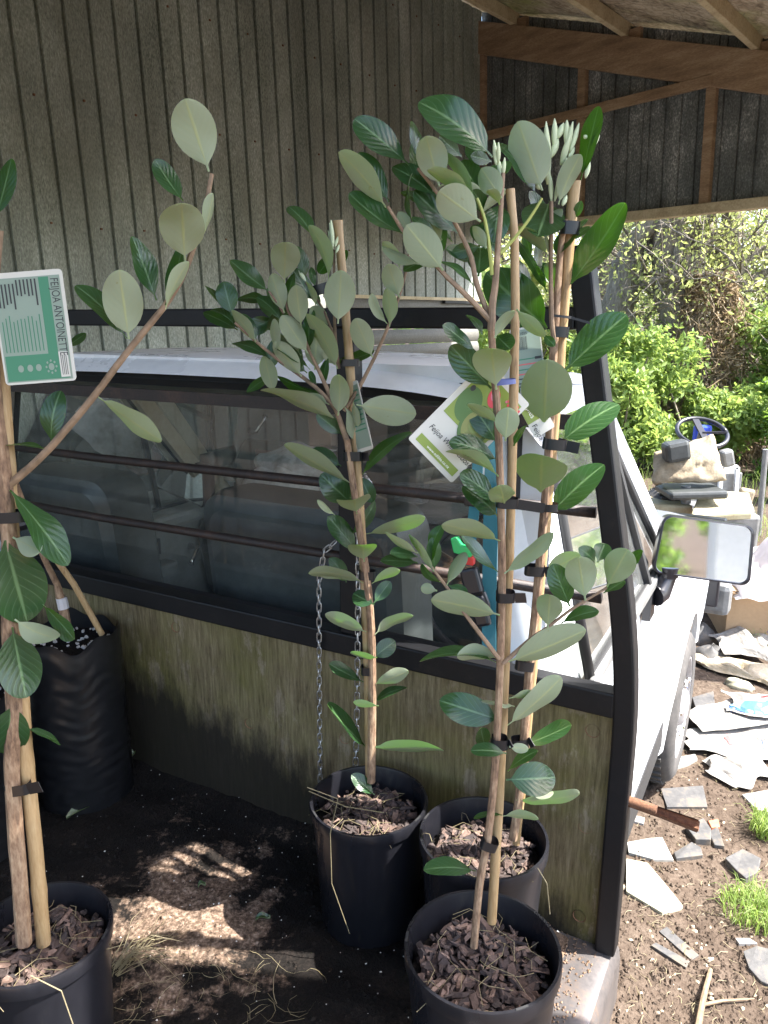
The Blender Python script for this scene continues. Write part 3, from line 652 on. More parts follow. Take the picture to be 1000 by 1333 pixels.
mirror((2 * XC - .03, .86, 1.232), V((-.25, -1, .03)), .20, .148, (XQ - .012, .79, 1.115))
# soil lying on the tray
def deckz(x, y):
    e = max(0, min(1, (-.075 - x) / .10))
    return .7775 + e * (.012 + .012 * N(x, y, 1, 5) + .006 * N(x, y, 2, 17) + .0035 * N(x, y, 7, 50)) + .03 * max(0, 1 + y / .06) * e * .6
def dwz(p): q = TL(p); return deckz(q.x, q.y)
mb = MB().grid(210, 150, lambda a, b: TW((XL + .02 + a * (-.10 - XL), -1.3 + b * 1.296, deckz(XL + .02 + a * (-.10 - XL), -1.3 + b * 1.296))))
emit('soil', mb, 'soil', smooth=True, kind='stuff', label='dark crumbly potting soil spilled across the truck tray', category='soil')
# ------------------------------------------------------------------ loose cloths in the cab, chain, strap
for c, s_, k, sd_, lb in (((-1.27, .90, 1.150), (.17, .10, .17), 'cloth', 1.0, 'pale crumpled cloth heaped on the dashboard of the cab'), ((-1.05, .97, 1.205), (.13, .06, .16), 'brown_cloth', 4.0, 'brown crumpled cloth on the dashboard beside the pale one')):
    b_ = bundle((0, 0, 0), *s_, sd_); o = emit('cloth', b_, k, None, smooth=True); o.location = TW(c); o.rotation_euler = (0, 0, TA); tag(o, lb, 'cloth')
def chain(pts, label, n):
    pts = [TW(p) for p in pts]; seg = [(pts[i + 1] - pts[i]).length for i in range(len(pts) - 1)]; tot = sum(seg)
    th = thing('chain', label, 'chain', pts[-1]); th.location = pts[0]
    L_ = tot / n * 1.32; wd = L_ * .42
    mb = MB(); loop = []
    for i in range(13):
        a = 2 * math.pi * i / 12; x = math.cos(a) * wd / 2; z = math.sin(a) * wd / 2 + (L_ - wd) / 2 * (1 if math.sin(a) > .01 else (-1 if math.sin(a) < -.01 else 0)); loop.append((x, 0, z))
    mb.tube(loop, .0012, 5, False); first = None
    for i in range(n):
        d = (i + .5) / n * tot; q = 0
        while d > seg[q] and q < len(seg) - 1: d -= seg[q]; q += 1
        p = pts[q].lerp(pts[q + 1], d / seg[q]); dr = (pts[q + 1] - pts[q]).normalized()
        rot = dr.to_track_quat('-Z', 'Y').to_matrix() @ Matrix.Rotation(R(90) * (i % 2) + R(25) + U(-.3, .3), 3, 'Z')
        if first is None: first = o = emit('link', mb, 'chain', th, smooth=True)
        else: o = share(first, parent=th)
        o.location = p - pts[0]; o.rotation_euler = rot.to_euler()
    return th
chain([(-.498, -.022, 1.405), (-.520, -.024, 1.385), (-.531, -.026, 1.33), (-.535, -.026, 1.15), (-.538, -.027, .90)], 'thin steel chain hanging slack left of the middle headboard post', 36)
ch2 = chain([(-.450, -.012, 1.50), (-.448, -.030, 1.47), (-.452, -.026, 1.30), (-.456, -.026, 1.10), (-.462, -.027, .92)], 'thin steel chain hanging straight behind the middle plant stake', 36)
kn = MB()
for i in range(9):
    c = V((-.447, -.010, 1.502)); pr = []
    for j in range(7): a = j / 6 * 5.2 + i; pr.append(TW(c + V((U(-.014, .014), .014 * math.cos(a) - .006, .013 * math.sin(a) + U(-.004, .016)))))
    kn.tube(pr, .0016, 5)
emit('wire_knot', kn, 'chain', ch2, TW((-.450, -.012, 1.50)), smooth=True)
def ribbon(pts, w_, dirx, th=.0014, wob=.0):
    mb = MB(); P_ = [V(p) for p in pts]; n = len(P_); vs = []
    for i, p in enumerate(P_):
        d = (P_[min(i + 1, n - 1)] - P_[max(i - 1, 0)]).normalized(); x = V(dirx); x = (x - d * x.dot(d)).normalized(); nn = d.cross(x) * th
        ww = w_ / 2 * (1 + wob * N(i * .7, w_ * 50))
        vs += [p - x * ww - nn, p + x * ww - nn, p + x * ww + nn, p - x * ww + nn]
    mb.add(vs, [(i * 4 + j, i * 4 + (j + 1) % 4, i * 4 + 4 + (j + 1) % 4, i * 4 + 4 + j) for i in range(n - 1) for j in range(4)] + [(3, 2, 1, 0), (n * 4 - 4, n * 4 - 3, n * 4 - 2, n * 4 - 1)]); return mb
SO2 = TW((-.225, -.02, 1.63))
strap = thing('tie_down_strap', 'teal webbing strap with black buckle hung over the headboard bars', 'strap', SO2)
X1 = TR @ V((1, .25, 0))
emit('webbing', ribbon([TW(p) for p in [(-.222, .03, 1.60), (-.222, .025, 1.640), (-.222, .0, 1.648), (-.221, -.014, 1.62), (-.219, -.022, 1.53), (-.216, -.026, 1.42), (-.213, -.030, 1.33), (-.208, -.036, 1.268), (-.204, -.03, 1.262)]], .022, X1, .0016, .12), 'teal', strap, SO2, smooth='auto')
emit('webbing', ribbon([TW(p) for p in [(-.244, .03, 1.60), (-.244, .022, 1.640), (-.244, -.002, 1.646), (-.244, -.014, 1.60), (-.243, -.024, 1.52), (-.246, -.03, 1.45), (-.250, -.034, 1.405)]], .016, X1, .0016, .12), 'teal', strap, SO2, smooth='auto')
emit('tape_band', MB().box(TW((-.243, -.026, 1.505)), (.034, .010, .014), TR), 'tape', strap, SO2, bevel=.002)
bk = MB(); c0 = TW((-.246, -.038, 1.402)); c1 = TW((-.214, -.046, 1.315))
bk.beam(c0, c0.lerp(c1, .45), .030, .013, TR @ V((0, -1, 0))); buck = emit('buckle', bk, 'black_plastic', strap, SO2, bevel=.004)
emit('buckle_socket', MB().beam(c0.lerp(c1, .47), c1, .026, .012, TR @ V((0, -1, 0))), 'black_plastic', buck, SO2, bevel=.005)
for s_ in (-1, 1): emit('prong', MB().tube([c0.lerp(c1, .40) + X1 * .013 * s_, c0.lerp(c1, .6) + X1 * .015 * s_, c0.lerp(c1, .8) + X1 * .012 * s_], .0035, 6), 'black_plastic', buck, SO2)
emit('release_tab', MB().prism([(-.016, -.006), (.012, -.010), (.016, .006), (-.004, .008), (-.012, .020), (-.022, .016)], .012, lambda a, b, c: TW((-.252 + a, -.036 - c, 1.432 + b))), 'green_plastic', strap, SO2, bevel=.002)
emit('red_tab', MB().box(TW((-.246, -.040, 1.416)), (.020, .012, .014), TR), 'red_plastic', strap, SO2, bevel=.002)
# ------------------------------------------------------------------ feijoa plants
VIEW = lambda p: (EYE - p).normalized()
def leaf_mesh(P0, P1, wpx_m, side, rng, ratio=.50, n=16):
    """P0 base, P1 tip, wpx_m apparent width in metres; side 't' shows the glossy top, 'u' the felted underside"""
    ax = P1 - P0; L_ = ax.length; vw = VIEW((P0 + P1) / 2)
    full = ratio * L_
    if wpx_m > full * .98: full = min(wpx_m, .66 * L_)
    if wpx_m > full * 1.02:                          # foreshortened leaf: bring its tip forward or back
        L2 = min(wpx_m / .62, L_ * 2.2); dz = math.sqrt(max(0, L2 * L2 - L_ * L_))
        up = ax.z > -.3 * L_
        s = 1 if (side == 'u') == up else -1
        ax = ax + vw * dz * s * .85; L_ = ax.length; full = wpx_m; phi = 0
    else: phi = math.acos(max(.12, min(1, wpx_m / full))) * .92
    d = ax.normalized(); nrm = (vw - d * vw.dot(d)).normalized()
    if side == 'u': nrm = -nrm
    n1, n2 = Matrix.Rotation(phi, 3, d) @ nrm, Matrix.Rotation(-phi, 3, d) @ nrm      # of the two poses, the leaf holds its glossy face to the sky
    nrm = n1 if (n1.z > n2.z) == (rng.random() < .85) else n2
    x = d.cross(nrm).normalized()
    curl = rng.uniform(-.22, .10) * L_; fold = rng.uniform(.08, .42); wav = rng.uniform(.02, .10); pet = min(.008 / L_, .12); tw = rng.uniform(-.5, .5)
    asym = rng.uniform(-.04, .04); pk = rng.uniform(.85, 1.12); ph0 = rng.uniform(0, 6)
    vs = []; uv = []; m = 6
    for layer in (0, 1):
        for i in range(n + 1):
            t_ = 1 - (1 - i / n) ** 1.5
            if t_ <= pet: hw = .0011
            else:
                q = (t_ - pet) / (1 - pet); aa = .64 * pk; bb = .57; hw = full / 2 * .99 * (q ** aa * (1.0001 - q) ** bb) / ((aa / (aa + bb)) ** aa * (bb / (aa + bb)) ** bb); hw = max(hw, .0006)
            for j in range(m + 1):
                s_ = j / m * 2 - 1
                xx = hw * s_ * (1 + asym * s_); zz = fold * abs(xx) ** 1.15 * .9 + curl * (t_ - .35) ** 2 * 2.2 + wav * hw * math.sin(9 * t_ + ph0 + (2 if s_ > 0 else 0)) * abs(s_)
                tt = tw * (t_ - .3); p = P0 + d * (L_ * t_) + x * (xx * math.cos(tt)) + nrm * (zz + xx * math.sin(tt)) - nrm * (.0005 if layer and 0 < j < m else 0)
                vs.append(p); uv.append((.5 + s_ * .5, t_))
    mb = MB(); W_ = m + 1; o = (n + 1) * W_
    mb.add(vs, [(i * W_ + j, i * W_ + j + 1, (i + 1) * W_ + j + 1, (i + 1) * W_ + j) for i in range(n) for j in range(m)], 0)
    fs = [(o + i * W_ + j, o + (i + 1) * W_ + j, o + (i + 1) * W_ + j + 1, o + i * W_ + j + 1) for i in range(n) for j in range(m)]
    mb.f += fs; mb.mi += [1] * len(fs); mb.uv = uv; mb.smooth = True
    return mb
def PP(u, v, y, dd=0): return PY(u, v, y + dd)
class Plant:
    def __init__(s, label, base, y, lean=0, group='young feijoa trees in nursery pots'):
        s.o = thing('potted_tree', label, 'potted tree', base, 0, group); s.b = V(base); s.y = y; s.rng = random.Random(hash(round(y * 1000)) % 999); s.lean = lean
    def Y(s, v): return s.y + s.lean * (1000 - v) / 1000.
    def pt(s, u, v, dd=0): return PY(u, v, s.Y(v) + dd)
    def stem(s, pts, r0, r1, name='stem', m='stem_bark', dd=0, n=9, jit=.05):
        P_ = [s.pt(*p[:2], dd + (p[2] if len(p) > 2 else 0)) for p in pts]; Q = []
        for i in range(len(P_) - 1):                 # light smoothing by sub-sampling
            for k in range(3): Q.append(P_[i].lerp(P_[i + 1], k / 3))
        Q.append(P_[-1]); 
        Q = [Q[0]] + [(Q[i - 1] + Q[i] * 2 + Q[i + 1]) / 4 for i in range(1, len(Q) - 1)] + [Q[-1]]
        k = len(Q) - 1
        return emit(name, MB().tube(Q, [r0 + (r1 - r0) * i / k for i in range(k + 1)], n, True, 0, jit), m, s.o, s.b, smooth='auto')
    def stake(s, pts, r0, r1, dd=0):
        P_ = [s.pt(*p[:2], dd) for p in pts]; mb = MB(); Q = []; rr_ = []
        tot = [0]
        for i in range(len(P_) - 1): tot.append(tot[-1] + (P_[i + 1] - P_[i]).length)
        k = 40; 
        for i in range(k + 1):
            d = tot[-1] * i / k; q = max(j for j in range(len(tot)) if tot[j] <= d + 1e-9); q = min(q, len(P_) - 2)
            Q.append(P_[q].lerp(P_[q + 1], (d - tot[q]) / (tot[q + 1] - tot[q]))); r = r0 + (r1 - r0) * i / k
            rr_.append(r * (1.10 if i % 9 == 4 else 1))
        o = emit('stake', mb.tube(Q, rr_, 12), 'bamboo', s.o, s.b, smooth='auto'); return o
    def tie(s, u, v, w, h, slope=0, dd=0, m='tape', tail=0):
        a = s.pt(u - w / 2, v - slope * w / 2, dd); b = s.pt(u + w / 2, v + slope * w / 2, dd); hh = h * (a - EYE).length / F
        d = (b - a).normalized(); fw = V((0, 1, 0)); up = d.cross(fw).normalized(); mb = MB(); n = 16; vs = []
        c = (a + b) / 2; ra = (b - a).length / 2 + .001; rb = .0085
        for q in (-.5, .5):
            for i in range(n): t_ = 2 * math.pi * i / n; ct, st = math.cos(t_), math.sin(t_); vs.append(c + d * ra * math.copysign(abs(ct) ** .6, ct) + fw * rb * math.copysign(abs(st) ** .6, st) + up * q * hh)
        mb.add(vs, [(i, (i + 1) % n, n + (i + 1) % n, n + i) for i in range(n)])
        if tail: e = s.pt(u + w / 2 + tail, v + slope * (w / 2 + tail) + tail * .15, dd - .012); mb.beam(b - fw * rb * .7, e, .0006, hh, up)
        return emit('tie', mb, m, s.o, s.b, smooth='auto')
    def leaves(s, rows, dd0=0):
        for r in rows:
            bu, bv, tu, tv, w_, side = r[:6]; dd = dd0 + (r[6] if len(r) > 6 else 0) + (.006 if side == 't' else -.006)
            rng = random.Random(int(bu * 13 + tv * 7)); dt = rng.uniform(-.018, .018)
            P0 = s.pt(bu, bv, dd); P1 = s.pt(tu, tv, dd + dt)
            wm = max(w_, 4) * ((P0 + P1) / 2 - EYE).length / F * 1.04
            mb = leaf_mesh(P0, P1, wm, side, rng)
            emit('leaf', mb, ['leaf_top', 'leaf_under'], s.o, s.b, smooth=True)
    def pot(s, c, r, h, mulch=.03, seed=1, bark_n=420, toward=None):
        c = V(c); z0 = c.z; fl = .0035
        prof = [(.0001, .002), (r * .80, .0), (r * .83, .004), (r * .90, h * .55), (r * .945, h * .86), (r * .95, h * .905), (r * .995, h * .915), (r * 1.0, h * .93), (r * 1.005, h * .985), (r * .995, h), (r * .955, h), (r * .945, h * .985), (r * .93, h * .9), (r * .90, h * .7)]
        pt_ = emit('pot', MB().lathe(prof, c, 56), 'pot_plastic', s.o, s.b, smooth='auto')
        for a in (35, 155, 275): 
            a += seed * 17
            p = c + V((math.cos(R(a)) * r * .972, math.sin(R(a)) * r * .972, h - .0008)); emit('rim_slot', MB().box(p, (.003, .016, .003), Matrix.Rotation(R(a), 3, 'Z')), 'rubber', pt_, s.b)
        ri = r * .90; zs = h - mulch
        emit('potting_mix', MB().lathe([(.0001, zs - .012), (ri * .6, zs - .013), (ri, zs - .017)], c, 30), 'soil', s.o, s.b, smooth=True)
        rg = random.Random(seed); mb = MB()
        for i in range(bark_n):
            a = rg.uniform(0, 2 * math.pi); sx, sy, sz = rg.uniform(.004, .018), rg.uniform(.0025, .009), rg.uniform(.0007, .0022); q = (ri - max(.004, sx * .95)) * math.sqrt(rg.random())
            rot = (Matrix.Rotation(rg.uniform(0, 6.3), 3, 'Z') @ Matrix.Rotation(rg.gauss(0, .6), 3, 'X') @ Matrix.Rotation(rg.gauss(0, .4), 3, 'Y'))
            p = c + V((q * math.cos(a), q * math.sin(a), zs - .012 + rg.uniform(0, .012) + .006 * N(q * 30 * math.cos(a), q * 30 * math.sin(a))))
            k = 6; ang0 = rg.uniform(0, 6); ring = []
            for j in range(k): t_ = ang0 + 2 * math.pi * j / k; f = rg.uniform(.5, 1.2); ring.append((math.cos(t_) * sx * f, math.sin(t_) * sy * f))
            o = len(mb.v)
            vs = [p + rot @ V((x, y, -sz + rg.uniform(-.001, .001))) for x, y in ring] + [p + rot @ V((x * .88, y * .88, sz + rg.uniform(-.0015, .0015))) for x, y in ring]
            mb.add(vs, [tuple(range(k - 1, -1, -1)), tuple(range(k, 2 * k))] + [(j, (j + 1) % k, k + (j + 1) % k, k + j) for j in range(k)])
        emit('bark_chips', mb, 'bark_chip', s.o, s.b, kind='stuff')
        mb = MB()
        for i in range(26):
            a = rg.uniform(0, 6.3); q = ri * .9 * math.sqrt(rg.random()); p = c + V((q * math.cos(a), q * math.sin(a), zs + rg.uniform(-.002, .006))); b_ = rg.uniform(0, 6.3); l_ = rg.uniform(.02, .055)
            mb.tube([p, p + V((math.cos(b_) * l_ / 2, math.sin(b_) * l_ / 2, rg.uniform(0, .006))), p + V((math.cos(b_ + .4) * l_, math.sin(b_ + .4) * l_, rg.uniform(-.003, .004)))], .00045, 4)
        emit('straw', mb, 'straw', s.o, s.b, kind='stuff'); return pt_
# --- the plant in the middle
B_ = Plant('bushy feijoa tree on a single bamboo stake in the pot beside the chains', (-.025, 1.105, .788), 1.100)
B_.pot((-.025, 1.108, .786), .097, .226, .028, 3)
B_.stake([(440, 287), (447, 370), (455, 470), (464, 590), (474, 740), (479, 880), (481, 1016)][::-1], .0068, .0062, .008)
B_.stem([(483, 1018), (485, 900), (484, 820), (477, 745), (468, 690), (459, 625), (452, 572)], .0068, .0048, dd=-.004)
B_.stem([(452, 575), (443, 548), (430, 515), (413, 478), (402, 456)], .0045, .002, 'branch', 'twig')
B_.stem([(437, 532), (420, 512), (396, 492), (362, 468), (335, 446), (306, 420)], .0036, .0018, 'branch', 'twig')
B_.stem([(448, 535), (466, 508), (488, 465), (505, 427), (520, 385), (530, 350), (532, 330)], .0032, .0014, 'branch', 'twig')
B_.stem([(370, 408), (360, 392), (350, 379)], .002, .0014, 'branch', 'twig'); B_.stem([(402, 456), (392, 430), (374, 405), (370, 380)], .0028, .0014, 'branch', 'twig')
B_.stem([(441, 480), (436, 440), (435, 380), (435, 325)], .0028, .0016, 'branch', 'twig', .012); B_.stem([(436, 440), (420, 400), (398, 368)], .002, .0014, 'branch', 'twig', .012)
B_.leaves([(370,367,372,312,35,'u'),(350,380,299,340,22,'t'),(370,407,353,356,22,'u'),(374,400,380,355,12,'t'),(397,365,391,319,13,'t'),(411,310,379,264,14,'t'),(431,364,414,290,11,'u'),(435,330,414,357,16,'t',.015),(444,355,448,324,9,'t',.015),(440,422,444,354,38,'u',-.02),(392,425,385,370,25,'u'),(402,455,402,405,16,'t'),(401,460,367,411,26,'u',-.01),(367,417,338,382,14,'t'),(334,445,304,403,15,'u'),(335,443,317,407,14,'t'),(302,410,291,366,26,'t'),(292,402,270,368,9,'t'),(310,425,277,397,13,'t'),(310,429,266,405,14,'t'),(352,465,304,439,15,'t'),(359,462,357,415,8,'u'),(393,490,357,445,22,'u'),(405,480,360,445,8,'t'),(394,482,375,442,20,'t',.02),(410,482,412,434,28,'u',.01),(422,502,422,467,10,'t'),(412,500,401,484,9,'t'),(441,479,405,405,22,'u'),(427,422,404,400,20,'u',.02),(412,397,402,364,9,'u'),(410,372,404,348,9,'t'),(436,475,422,455,14,'u',.02),(485,465,462,414,27,'u'),(441,540,444,485,26,'u'),(435,542,342,501,19,'u'),(426,517,359,494,8,'t',.01),(429,525,386,511,12,'u'),(446,566,413,539,20,'t'),(450,530,474,574,20,'u'),(464,527,541,539,38,'u',-.015),(460,523,465,555,9,'u'),(469,616,527,556,13,'t'),(455,628,370,579,14,'u'),(457,655,420,620,35,'t',.02),(464,666,459,641,42,'u',-.01),(465,718,429,672,24,'t',.02),(436,670,414,651,5,'u'),(477,696,554,677,11,'u'),(474,728,470,699,36,'u',-.01),(474,756,405,737,10,'u'),(484,759,520,740,9,'u'),(487,785,508,757,18,'t'),(487,787,459,772,22,'t',-.02),(477,823,423,801,15,'u'),(487,824,534,795,13,'u'),(486,856,515,834,22,'t'),(491,856,456,851,7,'u',-.015),(473,888,428,865,13,'t'),(487,891,532,874,14,'u'),(486,913,526,890,10,'t'),(493,919,460,915,7,'u',-.015),(475,972,424,918,13,'t'),(486,972,578,975,14,'u'),(488,1035,458,1008,15,'t',-.02),(520,387,505,343,26,'u'),(521,347,502,312,13,'u'),(508,425,507,375,17,'u'),(503,422,479,385,10,'u')])
for a in [(456, 472, 22, 9), (459, 593, 22, 12), (478, 748, 20, 11), (480, 872, 18, 11)]: B_.tie(*a)
B_.tie(462, 594, 18, 11, -.05, .01, 'tape', 9); B_.tie(440, 377, 14, 10, .0, .006); B_.tie(419, 376, 20, 12, -.3, .0)
def buds(pl, rows):
    for bu, bv, tu, tv, w_ in rows:
        a, b = pl.pt(bu, bv), pl.pt(tu, tv, U(-.008, .008)); w_ = w_ * (a - EYE).length / F; k = 7
        emit('bud', MB().tube([a.lerp(b, i / k) for i in range(k + 1)], [max(.0005, w_ / 2 * math.sin(math.pi * (.08 + .9 * i / k)) ** .8) for i in range(k + 1)], 7), 'bud', pl.o, pl.b, smooth=True)
buds(B_, [(433, 325, 431, 286, 6), (434, 322, 427, 300, 4), (436, 322, 440, 308, 4), (434, 312, 429, 290, 4), (437, 330, 442, 318, 4), (398, 366, 389, 352, 5), (532, 334, 533, 324, 5)])
# --- front right and back right plants
C_ = Plant('feijoa tree with the fruit-picture label card, in the frontmost pot with empty rim', (.122, .788, .788), .784)
C_.pot((.122, .790, .786), .097, .238, .028, 8)
C_.stem([(617, 1232), (624, 1150), (636, 1090), (645, 1000), (651, 880), (654, 760), (652, 640), (648, 540), (642, 470), (640, 430)], .0049, .0036)
C_.stem([(640, 430), (641, 396), (645, 370), (648, 326), (651, 290), (655, 225)], .0042, .002, 'branch', 'twig')
C_.stem([(639, 418), (610, 387), (581, 360), (550, 325), (527, 304), (505, 269)], .003, .0016, 'branch', 'twig')
C_.stem([(636, 410), (620, 370), (614, 334), (598, 300), (568, 248), (544, 219)], .003, .0016, 'branch', 'twig', .006)
C_.stem([(641, 358), (637, 320), (634, 300), (630, 280), (621, 258)], .002, .0015, 'branch', 'green_twig')
C_.stem([(652, 330), (672, 308), (690, 284), (706, 258)], .0018, .0012, 'branch', 'green_twig')
C_.stem([(650, 858), (606, 800), (580, 762), (560, 736)], .0026, .0014, 'branch', 'twig', -.004)
C_.stem([(655, 864), (690, 832), (713, 817), (742, 794), (790, 765)], .0026, .0014, 'branch', 'twig', -.004)
C_.stake([(640, 1200), (650, 1040), (658, 860), (664, 700), (668, 560), (671, 400), (670, 310), (664, 246)], .0060, .0042, .016)
C_.leaves([(643,202,550,123,36,'t',-.02),(533,214,462,153,26,'t'),(504,269,447,195,24,'u'),(507,263,468,198,24,'t',.012),(528,308,452,258,17,'t'),(572,242,554,175,36,'u'),(543,208,540,156,14,'t'),(568,255,513,212,22,'t'),(598,305,539,248,30,'t',.015),(625,288,570,248,42,'u',-.01),(616,255,558,218,10,'u',-.01),(621,257,575,187,12,'u'),(534,289,527,226,3,'t'),(532,300,520,278,16,'u',.02),(577,352,529,293,40,'u'),(568,307,537,283,14,'t'),(601,204,571,177,16,'t',.02),(626,254,600,208,30,'t',.03),(640,210,613,202,14,'t',.02),(653,258,626,219,28,'u'),(652,262,644,307,30,'t',.02),(651,265,637,243,10,'u'),(625,320,589,330,18,'t'),(623,359,626,320,30,'t'),(618,370,579,335,5,'t'),(634,324,619,296,14,'u'),(629,434,611,405,10,'t'),(620,457,578,422,12,'t'),(640,506,587,450,36,'t'),(646,504,638,444,47,'u',-.01),(643,439,666,402,14,'u',-.012),(646,436,664,454,26,'t',.02),(672,403,708,440,18,'u',-.01),(708,436,722,450,11,'t',-.01),(658,574,662,531,30,'u',-.01),(648,550,610,524,12,'u'),(649,578,615,526,30,'t',.01),(650,598,590,570,22,'t'),(651,617,587,578,14,'u',-.012),(655,532,668,500,28,'t',.03),(668,580,682,552,9,'t'),(649,650,599,616,22,'t'),(650,672,609,633,26,'t',.01),(657,656,652,636,32,'u',-.012),(651,703,576,679,17,'u'),(649,746,598,697,12,'t'),(657,747,722,695,19,'u',-.01),(651,800,562,778,29,'u',-.012),(569,769,548,764,14,'u',.015),(581,762,605,718,14,'u'),(566,742,564,701,19,'t'),(560,736,566,684,9,'t'),(565,744,533,695,9,'u'),(544,721,500,696,9,'u'),(544,724,510,717,11,'t'),(544,732,496,728,16,'t'),(573,760,548,741,8,'t'),(584,762,609,772,14,'t'),(648,857,549,842,9,'t'),(648,855,594,845,18,'u',.02),(713,817,716,772,32,'u'),(742,790,720,735,30,'t'),(762,780,752,720,38,'u'),(790,764,816,717,36,'u'),(778,732,788,707,22,'t'),(777,734,761,715,16,'t'),(806,744,837,717,14,'t'),(786,772,813,756,10,'t'),(730,810,778,791,14,'t'),(662,862,764,822,26,'u'),(652,938,573,912,38,'t'),(661,945,733,884,18,'u'),(670,919,627,911,6,'u',.02),(663,909,698,901,5,'u'),(632,974,625,946,19,'t',.02),(660,980,614,974,16,'t',-.02),(663,972,688,975,12,'u'),(660,1003,697,974,12,'t'),(660,1015,726,1012,40,'t'),(654,1060,616,1061,6,'t'),(655,1061,701,1061,7,'u'),(620,1132,553,1126,16,'t')])
buds(C_, [(646, 215, 643, 182, 6), (649, 212, 649, 185, 5), (652, 228, 648, 205, 6), (655, 228, 657, 205, 5)])
C_.tie(657, 497, 26, 6, -.1, 0, 'blue_tie'); C_.tie(660, 654, 26, 13, .05, 0, 'tape', 36); C_.tie(658, 776, 22, 13, .0, 0, 'tape', 16); C_.tie(650, 966, 18, 14, .05); C_.tie(637, 1098, 18, 12, .3); C_.tie(650, 968, 20, 10, -.1, .004, 'tape', 6)
D_ = Plant('feijoa tree topped by a pale bud cluster, in the pot nearest the headboard post', (.150, 1.0, .788), .985, -.08)
D_.pot((.150, 1.003, .786), .097, .236, .028, 21)
D_.stem([(668, 1092), (676, 1040), (683, 960), (688, 880), (697, 800), (704, 720), (712, 630), (716, 560), (719, 480), (722, 440)], .0068, .0050)
D_.stem([(722, 445), (718, 420), (717, 350), (718, 262)], .0034, .0022, 'branch', 'twig', -.006)
D_.stem([(722, 440), (726, 380), (730, 320), (736, 285)], .005, .003, 'branch', 'stem_bark', .004)
D_.stake([(672, 1098), (680, 1020), (693, 880), (705, 740), (716, 620), (726, 500), (737, 360), (748, 235)], .0058, .0066, .010)
D_.leaves([(713,428,634,356,56,'t',.03),(716,330,662,282,13,'u'),(713,380,678,312,12,'t'),(721,338,764,284,8,'t'),(706,248,674,158,46,'u',-.01),(702,254,656,179,14,'t',-.004),(726,266,752,200,20,'u'),(756,234,779,138,16,'t'),(716,262,700,308,50,'t',.03),(743,371,817,267,34,'t'),(735,482,815,408,42,'t'),(748,285,757,262,10,'t'),(708,552,712,476,60,'u',-.015),(704,640,705,592,62,'u',-.02),(729,574,805,520,38,'t'),(716,668,784,602,38,'t'),(708,748,756,720,22,'u',.04),(683,970,745,945,18,'t'),(672,1043,756,1039,9,'u'),(692,1036,721,1033,8,'u'),(735,300,752,250,12,'t',.02),(718,372,706,340,14,'t',.02)])
buds(D_, [(713, 240, 711, 158, 10), (722, 195, 722, 154, 8), (713, 205, 710, 174, 10), (717, 205, 727, 180, 9), (738, 192, 738, 156, 8), (736, 200, 746, 158, 7), (742, 198, 754, 160, 7), (730, 215, 742, 176, 8), (726, 180, 734, 160, 8), (740, 205, 748, 192, 6), (731, 240, 738, 205, 7), (718, 262, 716, 225, 6), (722, 262, 731, 222, 6), (774, 190, 780, 168, 6), (764, 180, 760, 176, 5), (762, 232, 768, 210, 6), (697, 240, 706, 246, 7), (732, 268, 738, 254, 6), (716, 330, 710, 306, 6)])
for a in [(742, 297, 22, 15, .05), (729, 432, 20, 13, .05), (722, 578, 28, 14, .1, 0, 'tape', 18), (696, 742, 24, 13, .05, 0, 'tape', 8), (683, 865, 22, 13, .1), (677, 966, 20, 12, -.1, 0, 'tape', 6), (716, 660, 18, 10, 0)]: D_.tie(*a)
D_.tie(730, 412, 24, 3, .12, 0, 'rubber', 26)
def filler(pl, n, u0, u1, v0, v1, seed, lean=-1.0):      # smaller dark leaves deeper inside the crown
    rg = random.Random(seed); rows = []
    for i in range(n):
        u, v = rg.uniform(u0, u1), rg.uniform(v0, v1); a = math.radians(rg.gauss(115, 45)); l_ = rg.uniform(34, 58)
        rows.append((u, v, u + l_ * math.cos(a), v - l_ * math.sin(a), rg.uniform(8, 22), 't' if rg.random() < .72 else 'u', rg.uniform(.018, .05)))
    pl.leaves(rows)
filler(B_, 15, 335, 440, 385, 520, 5); filler(C_, 20, 530, 650, 205, 345, 6); filler(D_, 9, 690, 745, 270, 430, 7); filler(B_, 6, 440, 490, 560, 760, 8)
# --- plant at the left edge
A_ = Plant('feijoa tree with thick orange stem and one long bare branch, beside the green card', (-.4455, .825, .788), .818)
A_.pot((-.445, .828, .786), .090, .226, .026, 33)
A_.stem([(32, 1228), (22, 1100), (14, 990), (20, 930), (12, 820), (13, 700), (6, 620), (-6, 540), (-12, 440)], .0098, .0080, jit=.08)
A_.stake([(57, 1228), (46, 1100), (34, 990), (28, 900), (20, 780), (12, 640), (4, 520), (-6, 380)], .0092, .0082, .012)
A_.stem([(9, 634), (40, 608), (66, 583), (118, 522), (168, 455), (214, 400), (236, 365), (250, 330), (268, 270), (276, 226)], .0046, .0022, 'branch', 'twig')
A_.stem([(1, 300), (-6, 360), (-12, 450)], .003, .005, 'branch', 'twig')
A_.leaves([(272,223,241,129,48,'u'),(238,262,201,210,20,'t'),(241,338,236,259,50,'u',-.01),(264,310,279,252,8,'u'),(204,391,173,307,26,'t'),(216,398,241,320,14,'t',-.012),(214,402,240,338,9,'u',-.016),(168,441,155,350,45,'u'),(167,439,105,365,22,'t'),(-5,285,16,207,20,'t'),(65,578,71,510,24,'t'),(128,517,210,575,17,'u'),(61,583,3,574,4,'t'),(14,637,92,734,24,'t',-.012),(18,700,56,720,24,'u'),(7,704,36,812,62,'t',-.016),(56,787,99,831,14,'t'),(20,809,77,839,26,'u'),(16,816,34,907,46,'t',-.016),(15,916,10,988,40,'t',-.016),(36,947,82,965,7,'t'),(86,452,112,434,10,'t'),(2,500,-10,440,20,'t')])
